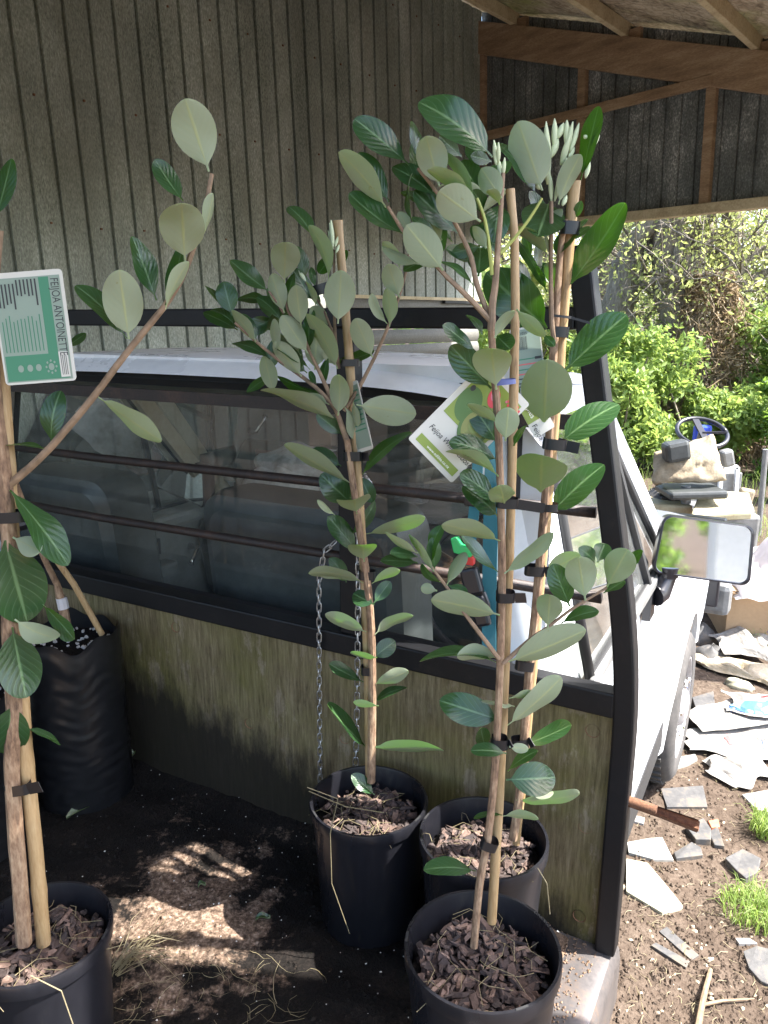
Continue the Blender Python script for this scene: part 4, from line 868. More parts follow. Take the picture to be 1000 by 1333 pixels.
A_.tie(16, 672, 34, 13, -.05); A_.tie(24, 1025, 30, 13, -.1, 0, 'tape', 14)
# --- bagged plants by the headboard
def bagged(label, c, r, h, seed):
    o = thing('bagged_tree', label, 'bagged tree', c, 0, 'young trees in black poly bags'); c = V(c); mb = MB(); n, k = 80, 90
    def f(a, b):
        th = a * 2 * math.pi; z = b * h
        rr_ = r * (1 + .035 * math.sin(th * 2 + seed) + .03 * N(math.cos(th), math.sin(th), seed + z * 9) + .022 * N(math.cos(th) * 2.2, math.sin(th) * 2.2, z * 70 + seed) * (1 - .5 * b) + .012 * math.sin(z * 130 + 4 * math.sin(th * 1.5 + seed) + 9 * N(math.cos(th), math.sin(th), z * 9)) * (.4 + .9 * N(math.cos(th) * 1.5, math.sin(th) * 1.5, z * 6 + 8)) - .05 * max(0, .12 - b) * 4)
        return c + V((rr_ * math.cos(th), rr_ * math.sin(th), z + (.010 * math.sin(th * 3 + seed) + .008 * math.sin(th * 7)) * b))
    mb.grid(n, k, f)
    mb.grid(n, 3, lambda a, b: c + (f(a, 1) - c) * 1 - V(((f(a, 1) - c).x * .03, (f(a, 1) - c).y * .03, b * .045 * 1.0)))
    emit('bag', mb, 'bag_plastic', o, c, smooth=True)
    emit('potting_mix', MB().lathe([(.0001, h - .028), (r * .97, h - .032)], c, 24), 'soil', o, c)
    st = MB(); rg = random.Random(seed)
    for i in range(70):
        a, q = rg.uniform(0, 6.3), r * .85 * math.sqrt(rg.random()); s_ = rg.uniform(.003, .008)
        st.box(c + V((q * math.cos(a), q * math.sin(a), h - .028)), (s_, s_ * .8, s_ * .7), Matrix.Rotation(a * 3, 3, 'Z') @ Matrix.Rotation(a, 3, 'X'))
    emit('pebbles', st, 'perlite', o, c, kind='stuff'); return o
bc = V((-.640, 1.462, .786)); bg = bagged('grafted sapling in a wrinkled black poly bag against the plywood headboard', bc, .094, .372, 2)
yb = 1.455
emit('stem', MB().tube([PY(90, 826, yb), PY(82, 790, yb), PY(74, 760, yb), PY(58, 728, yb - .02), (PY(38, 678, yb - .06)), PY(10, 600, yb - .1), PY(-20, 540, yb - .12)], [.0085, .010, .0065, .006, .006, .005, .004], 10, True, 0, .06), 'stem_bark', bg, bc, smooth='auto')
emit('graft_tape', MB().tube([PY(83, 792, yb), PY(80, 778, yb)], .011, 10), 'poly_sheet', bg, bc, smooth='auto')
emit('stake', MB().tube([PY(133, 826, yb - .01), PY(96, 760, yb - .03), PY(56, 704, yb - .05), PY(13, 638, yb - .09), PY(-30, 580, yb - .11)], .0062, 10), 'bamboo', bg, bc, smooth='auto')
emit('tie', MB().tube([PY(44, 706, yb - .07), PY(56, 698, yb - .055)], .012, 10), 'tape', bg, bc); emit('tie', MB().tube([PY(20, 684, yb - .09), PY(44, 678, yb - .09)], .012, 10), 'tape', bg, bc)
b2c = V((-.795, 1.300, .786)); bg2 = bagged('second black poly bag at the left edge behind the orange stem', b2c, .100, .33, 5)
emit('stem', MB().tube([b2c + V((0, 0, .29)), b2c + V((-.02, .01, .6)), b2c + V((-.05, .0, .9))], [.007, .006, .004], 8), 'stem_bark', bg2, b2c)
# ------------------------------------------------------------------ label cards (thin printed cards)
class Card:
    """card frame from three pixel corners (origin, along text, away) at plane y"""
    def __init__(s, pl, p0, p1, p2, m, r=.003, name='label_card', label=None):
        s.o, s.b = pl.o, pl.b; s.p0 = p0; s.x = p1 - p0; s.y = p2 - p0; s.w = s.x.length; s.h = s.y.length
        s.x = s.x.normalized(); s.y = (s.y - s.x * s.y.dot(s.x)).normalized(); s.n = s.x.cross(s.y)
        if s.n.dot(VIEW(p0)) < 0: s.n = -s.n
        pts = rr(0, s.w, 0, s.h, r, 4); mb = MB().prism(pts, -.0006, lambda a, b, c: s.at(a, b, c + .0)); s.card = emit(name, mb, m, s.o, s.b)
        if label: s.card['label'] = label
    def at(s, a, b, d=0): return s.p0 + s.x * a + s.y * b + s.n * d
    def poly(s, pts, m, name='print', d=.0003): return emit(name, MB().add([s.at(a * s.w, b * s.h, d) for a, b in pts], [tuple(range(len(pts)))]), m, s.card, s.b)
    def rect(s, a0, b0, a1, b1, m, name='print', d=.0003):
        return emit(name, MB().grid(1, 6, lambda i, j: s.at((a0 + (a1 - a0) * i) * s.w, (b0 + (b1 - b0) * j) * s.h, d)), m, s.card, s.b)
    def ell(s, cx, cy, rx, ry, m, d=.0004, rot=0, name='print'):
        return s.poly([(cx + rx * math.cos(t_) * math.cos(rot) - ry * math.sin(t_) * math.sin(rot) * s.h / s.w, cy + (rx * math.cos(t_) * math.sin(rot) * s.w / s.h + ry * math.sin(t_) * math.cos(rot))) for t_ in [i * math.pi / 12 for i in range(24)]], m, name, d)
    def text(s, txt, a, b, size, m='ink', d=.0005, flip=False, swap=False, stretch=1.0, shear=0):
        mb = text_mb(txt, size, shear=shear)
        for p in mb.v:
            x_, y_ = p.x * stretch, p.y
            if swap: q = s.at(a * s.w + y_, b * s.h - x_, d)
            else: q = s.at(a * s.w + x_, b * s.h + y_, d)
            p[:] = q
        return emit('lettering', mb, m, s.card, s.b)
yc = .806
cp0 = PY(531, 571, yc - .006); cp1 = PY(588, 629, yc - .006); cp2 = PY(652, 490, yc + .012)
c1 = Card(C_, cp0, cp1, cp2, 'card_white', .003, label='card printed with green fruits, red petals and black italic lettering')
c1.rect(.09, .045, .93, .125, 'card_lime'); c1.rect(.09, .40, .93, .93, 'card_lime')
c1.text('www.edible.co.nz', .30, .066, .0046, 'ink_white', .0006)
c1.text('Feijoa White Goose', .10, .205, .0088, 'ink', .0006, stretch=.86, shear=.25); c1.text('TM', .93, .26, .004, 'ink', .0006)
for e in [(.30, .60, .20, .17, 'fruit', .0005, .3), (.62, .50, .25, .20, 'fruit', .0006, .2), (.62, .50, .20, .155, 'fruit_in', .0007, .2), (.62, .51, .11, .07, 'fruit_l', .0008, .2), (.86, .60, .12, .12, 'fruit_l', .0006, 0), (.52, .80, .10, .09, 'petal', .0007, .5), (.50, .82, .06, .05, 'pink', .0008, .5), (.17, .73, .04, .03, 'ink', .0006, 0)]: c1.ell(*e[:5], d=e[5], rot=e[6])
for i in range(16): a = i * .4; c1.ell(.80 + .16 * math.cos(a) * rnd.random(), .88 + .07 * math.sin(a) * rnd.random(), .02, .014, ('petal', 'pink')[i % 2], .0009)
c2 = Card(D_, PY(676, 532, .925), PY(697, 571, .925), PY(703, 518, .93), 'card_white', .003); c2.rect(.0, .0, .55, .9, 'card_lime'); c2.text('Feijoa', .62, .12, .009, 'ink', .0006)
c2.text('ples', .10, .25, .009, 'ink_white', .0006)
c3 = Card(D_, PY(673, 512, .955), PY(712, 506, .955), PY(675, 428, .96), 'card_white', .003); c3.rect(.04, .03, .96, .97, 'card_aged')
g = random.Random(4); xx = .06
while xx < .52:
    b_ = g.choice((.008, .012, .02)); c3.rect(xx, .66, xx + b_, .86, 'ink', d=.0006); xx += b_ + g.choice((.010, .016, .022))
c3.text('9 421025', .10, .89, .0045, 'ink', .0006)
for i, yy in enumerate((.5, .42, .34, .27, .2, .13, .08)): c3.rect(.06, yy, g.uniform(.7, .9), yy + .018, ('ink_red', 'card_green')[i % 2 == 0] if i < 4 else 'ink', d=.0006)
c3.rect(.72, .49, .94, .53, 'ink', d=.0007); c3.rect(.78, .33, .94, .37, 'ink', d=.0007)
# green card at the left edge
ya = .80
c4 = Card(A_, PY(8, 502, ya), PY(100, 495, ya), PY(-24, 358, ya + .01), 'card_white', .004, label='faded green plant card with capital lettering down its edge')
c4.x = c4.x; c4.rect(-.0 + .03, .02, .955, .95, 'card_aged'); c4.rect(.05, .03, .92, .26, 'card_green', d=.0005); c4.rect(.66, .26, .80, .94, 'card_green', d=.0005)
c4.rect(.80, .28, .93, .93, 'card_aged', d=.0006); c4.rect(.80, .04, .93, .27, 'card_white', d=.0007)
c4.text('FEIJOA ANTOINETTE', .825, .925, .0118, 'ink', .0009, swap=True, stretch=.70)
for i in range(11):
    a = .60 - i * .052
    for k_ in range(1):
        top = .93 if i < 6 else .90; c4.rect(a, .29, a + .014, .62 + g.uniform(-.06, .0), 'card_green', d=.0006)
        c4.rect(a, top - g.uniform(.10, .26), a + .022, top, 'ink', d=.0007)
for cx in (.25, .38, .5, .68): c4.ell(cx, .14, .04, .032, 'card_aged', .0008)
for i in range(8): a = i * math.pi / 4; c4.ell(.68 + .07 * math.cos(a), .14 + .055 * math.sin(a), .014, .011, 'card_aged', .0009)
for i in range(4): c4.rect(.825 + i * .024, .06, .833 + i * .024, .24, 'ink', d=.0009)
# card seen edge-on on the middle plant
c5 = Card(B_, PY(466, 590, 1.10), PY(486, 584, 1.075), PY(462, 500, 1.10), 'card_white', .003, label='small card hanging almost edge-on behind the stake'); c5.rect(.05, .05, .95, .95, 'card_aged'); 
for i in range(9): c5.rect(.1, .3 + i * .07, .9, .32 + i * .07, 'card_green', d=.0006)
# ------------------------------------------------------------------ loose stuff on the tray
def ondeck(u, v, dz=0): 
    p = PZ(u, v, .79); p = PZ(u, v, dwz(p) + dz); return p
g = random.Random(11); mb = MB(); mp = MB(); dry = MB()
def clod(mb, p, s_, rg):
    k = 5; vs = [p + V((0, 0, s_ * rg.uniform(.5, .9)))]; 
    for j in range(k): t_ = 6.283 * j / k + rg.random(); vs.append(p + V((math.cos(t_) * s_ * rg.uniform(.6, 1.1), math.sin(t_) * s_ * rg.uniform(.6, 1.1), s_ * rg.uniform(-.3, .25))))
    mb.add(vs, [(0, 1 + j, 1 + (j + 1) % k) for j in range(k)] + [tuple(range(k, 0, -1))])
for i in range(5200):
    x, y = g.uniform(XL + .05, -.10), -g.random() ** 1.0 * .85; p = TW((x, y, deckz(x, y))); clod(mb, p, g.uniform(.0015, .0055) * (1.6 if g.random() < .06 else 1), g)
for i in range(520):
    x, y = g.uniform(XL + .05, -.10), -g.random() * .8; clod(mp, TW((x, y, deckz(x, y) + .001)), g.uniform(.0008, .0022), g)
for i in range(1300):
    x, y = -.075 + g.gauss(0, .035), -g.random() * .4; x = min(x, -.012); clod(dry, TW((x, y, max(.777, deckz(x, y)))), g.uniform(.001, .0032), g)
emit('soil_crumbs', mb, 'soil', kind='stuff', label='dark soil crumbs scattered over the tray', category='soil')
emit('perlite_specks', mp, 'perlite', kind='stuff', label='pale perlite specks scattered in the dark soil', category='perlite')
emit('dry_soil_crumbs', dry, 'dry_soil', kind='stuff', label='dry brown soil crumbs along the steel tray edge', category='soil')
emit('dry_soil', MB().grid(20, 40, lambda a, b: TW((-.17 + a * .115, -.5 + b * .49, deckz(-.17 + a * .115, -.5 + b * .49) + .0022 + .003 * N(a * 6, b * 20) - .012 * max(0, abs(2 * a - 1) - .55)))), 'dry_soil', smooth=True, kind='stuff', label='dry brown soil drifted against the tray edge', category='soil')
gr_ = MB()
def blade(mb, pts, w_):
    P_ = [V(p) for p in pts]; n = len(P_); sidev = (P_[-1] - P_[0]).cross(V((0, 0, 1))); sidev = sidev.normalized() if sidev.length > 1e-6 else V((1, 0, 0)); vs = []
    for i, p in enumerate(P_): ww = w_ * (1 - (i / (n - 1)) ** 2 * .85) / 2; vs += [p - sidev * ww, p + V((0, 0, ww * .5)), p + sidev * ww]
    mb.add(vs, [(i * 3 + j, i * 3 + j + 1, i * 3 + 4 + j, i * 3 + 3 + j) for i in range(n - 1) for j in range(2)])
for i in range(34):                                            # pulled grass tuft by the left pot
    p = ondeck(150 + g.gauss(0, 5), 1262 + g.gauss(0, 6), .004); a = g.gauss(.75, .55); l_ = g.uniform(.05, .14); d = V((math.cos(a), math.sin(a), 0)); ct = V((-d.y, d.x, 0)) * g.uniform(-.03, .03)
    blade(gr_, [p + d * l_ * q + ct * q * q * 2 + V((0, 0, .03 * math.sin(q * 2.6) * g.uniform(.5, 1.3))) for q in (0, .2, .4, .6, .8, 1)], g.uniform(.0010, .0022))
for i in range(46):
    u, v = g.uniform(150, 400), g.uniform(1230, 1330); p = ondeck(u, v, .004); a = g.uniform(0, 6.3); l_ = g.uniform(.02, .10); k_ = g.uniform(-4, 4)
    pts = [p]; 
    for q in range(7): a += k_ * l_ * 1.6 + g.gauss(0, .25); pts.append(pts[-1] + V((math.cos(a), math.sin(a), g.uniform(-.15, .22))) * l_ / 7)
    blade(gr_, pts, g.uniform(.0006, .0013))
for pts in ([(40, 1270), (80, 1290), (95, 1333)], [(400, 1025), (440, 1040), (430, 1085), (432, 1150), (455, 1215)], [(700, 1130), (712, 1150), (716, 1190)], [(402, 1030), (450, 1050), (500, 1058)]):
    pl = B_ if pts[0][0] in (400, 402) else (A_ if pts[0][0] < 100 else D_)
    yy = pl.y - (.098 if pl is not D_ else .06); gr_.tube([PY(u, v, yy) for u, v in pts], .0007, 5)
emit('dry_grass', gr_, 'straw', kind='stuff', label='dry pulled grass stalks strewn on the tray soil', category='grass')
def fallen(bu, bv, tu, tv, w_, side, label, z=.004):
    P0, P1 = ondeck(bu, bv, z), ondeck(tu, tv, z + .006); rg = random.Random(int(bu)); ax = P1 - P0; wm = w_
    n_ = V((0, 0, 1)); d = ax.normalized(); L_ = ax.length; x = d.cross(n_).normalized(); vs = []; uv = []; n, m = 10, 4
    for lay in (0, 1):
        for i in range(n + 1):
            t_ = i / n; hw = max(.0008, wm / 2 * math.sin(math.pi * min(.999, .02 + t_ * .97)) ** .75)
            for j in range(m + 1): s_ = j / m * 2 - 1; vs.append(P0 + ax * t_ + x * hw * s_ + n_ * (.006 * abs(s_) + .004 * math.sin(5 * t_) + (.0005 if lay == 0 else 0))); uv.append((.5 + s_ / 2, t_))
    mb = MB(); o = (n + 1) * (m + 1); W_ = m + 1
    mb.add(vs, [(i * W_ + j, i * W_ + j + 1, (i + 1) * W_ + j + 1, (i + 1) * W_ + j) for i in range(n) for j in range(m)], 0); fs = [tuple(q + o for q in reversed(f)) for f in mb.f]; mb.f += fs; mb.mi += [1] * len(fs); mb.uv = uv
    c = (P0 + P1) / 2; ob = emit('fallen_leaf', mb, ['leaf_under', 'leaf_top'] if side == 'u' else ['leaf_top', 'leaf_under'], None, c, smooth=True); ob.location = c; tag(ob, label, 'leaf', 'leaves fallen on the tray')
fallen(87, 1067, 140, 1034, .030, 'u', 'larger pale fallen leaf lying in the open on dark soil')
fallen(160, 1000, 176, 975, .022, 'u', 'small pale fallen leaf at the foot of the wrinkled poly bag')
fallen(258, 1156, 268, 1150, .008, 't', 'tiny green fallen leaf inside the sunlit patch of soil')
fallen(333, 1199, 352, 1193, .012, 't', 'small green fallen leaf between sun patch and middle pot')
# ------------------------------------------------------------------ yard: rubbish on the dirt
def gpt(u, v, dz=0): p = PZ(u, v, .0); return PZ(u, v, GZ(p.x, p.y) + dz)
def slab(label, px, th, m, cat, name, tilt=.0, jitter=.004, group=None):
    th *= .5; tilt *= .5; P_ = [gpt(u, v, .003) for u, v in px]; c = sum(P_, V()) / len(P_); top = []
    for i, p in enumerate(P_): top.append(p + V((0, 0, th + tilt * i / len(P_) + g.uniform(0, jitter))))
    n = len(P_); mb = MB().add([p + V((0, 0, -.012)) for p in P_] + top, [tuple(range(n - 1, -1, -1)), tuple(range(n, 2 * n))] + [(i, (i + 1) % n, n + (i + 1) % n, n + i) for i in range(n)])
    o = emit(name, mb, m, None, c, bevel=min(.003, th * .4)); o.location = c; return tag(o, label, cat, group)
slab('cream board offcut leaning flat beside the tray corner', [(815, 1120), (843, 1125), (865, 1152), (889, 1182), (862, 1191), (815, 1163)], .010, 'board_cream', 'board', 'board')
slab('curved grey board piece above the cream offcut', [(816, 1098), (845, 1093), (862, 1092), (877, 1121), (850, 1120), (818, 1112)], .010, 'board_grey', 'board', 'board')
slab('black ribbed plastic tray fragment behind the rusty hook tube', [(860, 1028), (915, 1025), (921, 1053), (868, 1053)], .008, 'slate', 'plastic piece', 'plastic_fragment', .01)
slab('long grey slate strip with square ends on bare dirt', [(858, 1213), (868, 1207), (910, 1245), (900, 1251)], .005, 'slate', 'slate', 'slate_piece', 0, .003, 'broken slates')
slab('short grey slate strip beside the longer strip', [(847, 1232), (854, 1228), (898, 1252), (893, 1261)], .005, 'slate', 'slate', 'slate_piece', 0, .003, 'broken slates')
slab('grey slate lump standing up near the grass tuft', [(943, 1123), (966, 1110), (990, 1124), (985, 1145), (970, 1150), (958, 1140)], .014, 'slate', 'slate', 'slate_piece', .02, .02, 'broken slates')
slab('flat pale slate at the frame edge below the grass tuft', [(967, 1240), (985, 1233), (1010, 1240), (1012, 1290), (990, 1280), (975, 1262)], .010, 'slate', 'slate', 'slate_piece', 0, .003, 'broken slates')
slab('crumpled slate shard under the rusty hook tube', [(892, 1080), (915, 1070), (925, 1085), (925, 1100), (905, 1098)], .02, 'slate', 'slate', 'slate_piece', .02, .01, 'broken slates')
slab('narrow slate shard beside the crumpled one', [(922, 1085), (934, 1078), (943, 1104), (930, 1103)], .012, 'slate', 'slate', 'slate_piece', .005, .003, 'broken slates')
slab('dark slate triangle between cream board and slate lump', [(877, 1112), (900, 1098), (912, 1105), (915, 1116), (880, 1120)], .012, 'slate', 'slate', 'slate_piece', .006, .003, 'broken slates')
slab('small terracotta shard near the hook tube', [(922, 1070), (935, 1067), (937, 1078), (926, 1079)], .008, 'terracotta', 'shard', 'terracotta_shard')
slab('brown clod-covered slate beside the front tyre', [(880, 988), (905, 983), (908, 990), (895, 997), (880, 1001)], .012, 'board_grey', 'slate', 'slate_piece', .004, .003, 'broken slates')
slab('dark oblong slate standing by the newspaper', [(975, 930), (1004, 938), (1004, 952), (976, 944)], .022, 'slate', 'slate', 'slate_piece', .0, .006, 'broken slates')
slab('small dark slate lump behind the newspaper', [(928, 945), (946, 940), (952, 955), (934, 960)], .03, 'slate', 'slate', 'slate_piece', .01, .01, 'broken slates')
slab('dark slate heap beside the front wheel', [(900, 915), (928, 908), (930, 925), (905, 930)], .03, 'slate', 'slate', 'slate_piece', .02, .02, 'broken slates')
slab('white sheet corner lying beside the grass tuft', [(966, 1035), (1004, 1030), (1006, 1062), (985, 1058)], .004, 'paper', 'paper', 'paper_sheet', .03)
slab('small white strip under the grass tuft', [(957, 1222), (975, 1222), (986, 1230), (962, 1230)], .006, 'paper', 'paper', 'paper_strip')
slab('light timber offcut beside the tyre and hook', [(822, 1062), (839, 1066), (838, 1074), (822, 1070)], .008, 'paper', 'board', 'timber_offcut')
rock = bundle((0, 0, 0), .10, .07, .075, 3.3, 3); o = emit('stone', rock, 'slate', smooth=True); o.location = gpt(925, 858, -.01); tag(o, 'dark rounded stone in front of the cardboard box', 'stone')
rock = bundle((0, 0, 0), .12, .10, .11, 9.3, 2); o = emit('stone', rock, 'slate', smooth=True); o.location = gpt(905, 835, -.01); tag(o, 'dark stone half hidden behind the truck fender', 'stone')
rock = bundle((0, 0, 0), .075, .035, .04, 6.1, 2); o = emit('plastic_bottle', rock, 'board_cream', smooth=True); o.location = gpt(962, 895, 0); o.rotation_euler = (0, 0, R(-35)); tag(o, 'cream squashed bottle below the crumpled paper heap', 'bottle')
# crumpled sheets
def sheet(label, px, amp, m, name, cat, seed, nx=22, fold=9, base=.012, colour2=None):
    P_ = [gpt(u, v, 0) for u, v in px]; c = sum(P_, V()) / 4
    def f(a, b):
        p = P_[0].lerp(P_[1], a).lerp(P_[3].lerp(P_[2], a), b); n1 = abs(N(a * fold * .3, b * fold * .3, seed)) * 1.5; n2 = abs(N(a * fold * .7, b * fold * .7, seed + 3))
        e = min(a, 1 - a, b, 1 - b); wob = V((N(a * 2.6, b * 2.6, seed + 9), N(a * 2.6, b * 2.6, seed + 19), 0)) * .07
        q = p + wob; return V((q.x, q.y, GZ(q.x, q.y) + base + amp * (n1 + .35 * n2 + .2) * (0.25 + min(1, e * 6)) * .42))
    mb = MB().grid(nx, nx, f); o = emit(name, mb, m, None, c); o.location = c
    md = o.modifiers.new('thick', 'SOLIDIFY'); md.thickness = .002
    tag(o, label, cat); return o, f, c
sheet('crumpled tan paper sack in a heap beyond the newspaper', [(885, 845), (1010, 880), (1025, 905), (905, 868)], .07, 'paper_tan', 'paper_sack', 'paper', 2.2, 26, 7)
sheet('crumpled white paper on top of the tan sack', [(922, 835), (1000, 838), (1020, 885), (940, 862)], .10, 'paper', 'paper_sheet', 'paper', 5.2, 22, 7, .05)
sheet('creased white feed bag spread below the newspaper', [(908, 990), (985, 985), (1015, 1020), (950, 1028)], .05, 'paper', 'feed_bag', 'bag', 8.7, 26, 8)
np_, nf, nc = sheet('open newspaper page with small print lying on the dirt', [(884, 962), (1000, 940), (1040, 985), (905, 985)], .018, 'paper', 'newspaper', 'newspaper', 3.1, 20, 5, .022)
np2, nf2, nc2 = sheet('folded newspaper half with red lettering on the open page', [(888, 945), (1010, 915), (1030, 950), (925, 968)], .02, 'paper', 'newspaper', 'newspaper', 6.4, 20, 4, .05)
np3, nf3, nc3 = sheet('upright newspaper fold with a blue and red banner', [(943, 920), (1020, 928), (1030, 945), (950, 948)], .03, 'paper', 'newspaper', 'newspaper', 1.4, 18, 4, .07)
def prt(o, f, c, a0, b0, a1, b1, m, dz=.004): emit('print', MB().grid(8, 3, lambda a, b: f(a0 + (a1 - a0) * a, b0 + (b1 - b0) * b) + V((0, 0, dz))), m, o, c)
for i in range(7): prt(np_, nf, nc, .46 + i * .07, .45, .463 + i * .07, .88, 'ink_blue' if i in (1, 3) else 'board_grey')
for i in range(10): prt(np_, nf, nc, .62 + i * .03, .4 + .02 * (i % 3), .634 + i * .03, .82, 'board_grey', .0045)
prt(np_, nf, nc, .36, .55, .42, .75, 'ink_red'); prt(np2, nf2, nc2, .52, .35, .66, .70, 'ink_red'); prt(np2, nf2, nc2, .42, .25, .5, .38, 'ink_blue')
for i in range(6): prt(np2, nf2, nc2, .18 + i * .045, .35, .20 + i * .045, .8, 'board_grey')
prt(np3, nf3, nc3, .05, .5, .95, .95, 'ink_blue'); prt(np3, nf3, nc3, .45, .25, .98, .42, 'ink_red', .005); prt(np3, nf3, nc3, .06, .52, .20, .9, 'ink_sky', .006); prt(np3, nf3, nc3, .5, .65, .8, .9, 'ink_sky', .006)
# sticks
st = MB().tube([gpt(925, 1262, .012), gpt(915, 1300, .016), gpt(908, 1340, .012)], [.006, .008, .009], 8, True, 0, .1); st.tube([gpt(915, 1308, .014), gpt(940, 1303, .012), gpt(982, 1300, .01)], [.005, .004, .002], 7, True, 0, .1)
o = emit('stick', st, 'stick', None, gpt(915, 1300)); o.location = gpt(915, 1300); tag(o, 'forked dry stick lying on the bare dirt', 'stick')
# pebbles, chips and grass on the dirt
gm, gl_ = MB(), MB()
for i in range(3800):
    u, v = g.uniform(805, 1040), 830 + 520 * math.sqrt(g.random()); p = gpt(u, v); p += V((g.gauss(0, .12), g.gauss(0, .12), 0)); p.z = GZ(p.x, p.y)
    clod(gm if g.random() < .94 else gl_, p, g.uniform(.0025, .010) * (1.8 if g.random() < .04 else 1), g)
emit('dirt_clods', gm, 'dirt', kind='stuff', label='small dirt clods all over the bare yard', category='dirt'); emit('pale_chips', gl_, 'paper_tan', kind='stuff', label='pale chips and stones scattered over the yard', category='chips')
tw = MB()
for i in range(420):
    u, v = g.uniform(815, 1030), g.uniform(850, 1333); p = gpt(u, v, .006); a = g.uniform(0, 6.3); l_ = g.uniform(.01, .05); blade(tw, [p, p + V((math.cos(a), math.sin(a), .1)) * l_ / 2, p + V((math.cos(a + .3), math.sin(a + .3), 0)) * l_], .002)
emit('straw_litter', tw, 'straw', kind='stuff', label='dry straw litter on the yard dirt', category='straw')
def tuft(label, u, v, n, sp, h, group='grass tufts in the yard'):
    c = gpt(u, v); mb = MB()
    for i in range(n):
        a, q = g.uniform(0, 6.3), sp * math.sqrt(g.random()); p = c + V((q * math.cos(a), q * math.sin(a), 0)); p.z = GZ(p.x, p.y); b_ = g.uniform(0, 6.3); l_ = h * g.uniform(.5, 1.2); o_ = V((math.cos(b_), math.sin(b_), 0)) * l_ * g.uniform(.2, .9)
        blade(mb, [p, p + o_ * .25 + V((0, 0, l_ * .5)), p + o_ * .65 + V((0, 0, l_ * .8)), p + o_ * 1.05 + V((0, 0, l_ * .75))], g.uniform(.002, .0045))
    o = emit('grass_tuft', mb, 'grass', None, c); o.location = c; o['kind'] = 'stuff'; tag(o, label, 'grass', group)
tuft('green grass tuft growing beside the slate lump', 985, 1190, 420, .10, .07); tuft('grass tuft growing at the frame edge beside white sheet corner', 1003, 1085, 300, .07, .10)
tuft('sparse weed at the foot of the cardboard box', 985, 838, 40, .08, .12); tuft('grass under the ride-on mower', 960, 690, 260, .5, .16); tuft('grass behind the ride-on mower', 880, 640, 500, 1.0, .25)
# cardboard box with polythene on top
bx = gpt(942, 836); bp = V((bx.x, bx.y, 0)); ba = R(-10)
box_ = thing('cardboard_box', 'brown cardboard box with blue print under clear polythene', 'box', bp, ba)
wb, db, hb_ = .60, .42, .30
for nm, c, s_ in (('side', (wb / 2, 0, hb_ / 2), (wb, .008, hb_)), ('side', (wb / 2, db, hb_ / 2), (wb, .008, hb_)), ('side', (.004, db / 2, hb_ / 2), (.008, db - .012, hb_ - .002)), ('side', (wb - .004, db / 2, hb_ / 2), (.008, db - .012, hb_ - .002)), ('flap', (wb / 2, db * .25, hb_ + .006), (wb - .01, db * .48, .006)), ('flap', (wb / 2, db * .75, hb_ + .006), (wb - .01, db * .48, .006))): emit(nm, MB().box(c, s_), 'cardboard', box_, bevel=.002)
emit('print', MB().box((.40, -.006, .275), (.36, .002, .032)), 'ink_blue', box_)
for i, ch in enumerate(('VENT', 'BASE', 'OPEN', 'WIDE', 'EASY', 'FIT')):
    tm = text_mb(ch, .034); 
    for p in tm.v: p[:] = V((.255 + p.x, -.0065, .205 - i * .033 + p.y))
    emit('lettering', tm, 'ink_blue', box_)
    if i < 5: emit('print', MB().box((.225, -.006, .217 - i * .033), (.008, .002, .008)), 'ink_blue', box_)
def polyf(a, b):
    x = .02 + a * 1.0; y = -.06 + b * .62; e = min(a, 1 - a, b, 1 - b)
    return V((x, y + .03 * N(a * 4, b * 4, 2), hb_ + .03 + .30 * (min(1, e * 3.2)) * (.65 + .5 * N(a * 3, b * 3, 1)) + .05 * N(a * 9, b * 9, 5) - (.05 if e < .03 else 0)))
o = emit('polythene', MB().grid(34, 26, polyf), 'poly_sheet', None, smooth=True); o.location = bp; o.rotation_euler = (0, 0, ba); tag(o, 'crumpled clear polythene sheeting heaped on the cardboard box', 'polythene')
# ------------------------------------------------------------------ ride-on mower
mw = V((2.30, 5.75, 0)); mower = thing('ride_on_mower', 'old ride-on mower with torn canvas seat seen from behind', 'mower', mw)
def MP(u, v, y=5.6): return PY(u, v, y) - mw
def mpart(n, mb, m, **k): return emit(n, mb, m, mower, **k)
def seatback(a, b):
    l0, l1 = MP(849, 628), MP(946, 625); t0, t1 = MP(857, 592), MP(936, 568); p = l0.lerp(l1, a).lerp(t0.lerp(t1, a), b)
    bul = .10 * math.sin(math.pi * a) ** .5 * math.sin(math.pi * min(1, b * .9 + .1)) ** .5; return p + V((0, -bul - .03 * N(a * 5, b * 4, 2) - .012 * N(a * 14, b * 8, 4) + .10 * b, .02 * N(a * 6, 1, 5)))
sb = mpart('seat', MB().grid(26, 14, seatback), 'canvas', smooth=True)
md = sb.modifiers.new('thick', 'SOLIDIFY'); md.thickness = .09; md.offset = -1
emit('seat_pad', MB().beam(MP(864, 590, 5.60), MP(896, 584, 5.60), .14, .15), 'vinyl', sb, bevel=.03)
mpart('seat_base', MB().beam(MP(862, 640), MP(936, 638), .35, .06), 'vinyl', bevel=.02)
mpart('spring', MB().tube([MP(893, 655), MP(893, 632)], .035, 12), 'grey_metal', smooth='auto')
fd = [MP(900, 668, 5.35), MP(912, 638, 5.75), MP(975, 640, 5.75), MP(982, 662, 5.35), MP(978, 668, 5.33), MP(902, 672, 5.33)]
mpart('rear_fender', MB().add([p + V((0, 0, .0)) for p in fd] + [p - V((0, 0, .05)) for p in fd], [(0, 1, 2, 3), (3, 4, 5, 0), (11, 10, 9, 8, 7, 6)] + [(i, i + 6, (i + 1) % 6 + 6, (i + 1) % 6) for i in range(6)]), 'mower_cream', bevel=.02)
mpart('rear_fender', MB().beam(MP(835, 660, 5.7), MP(892, 662, 5.7), .3, .12), 'mower_cream', bevel=.02)
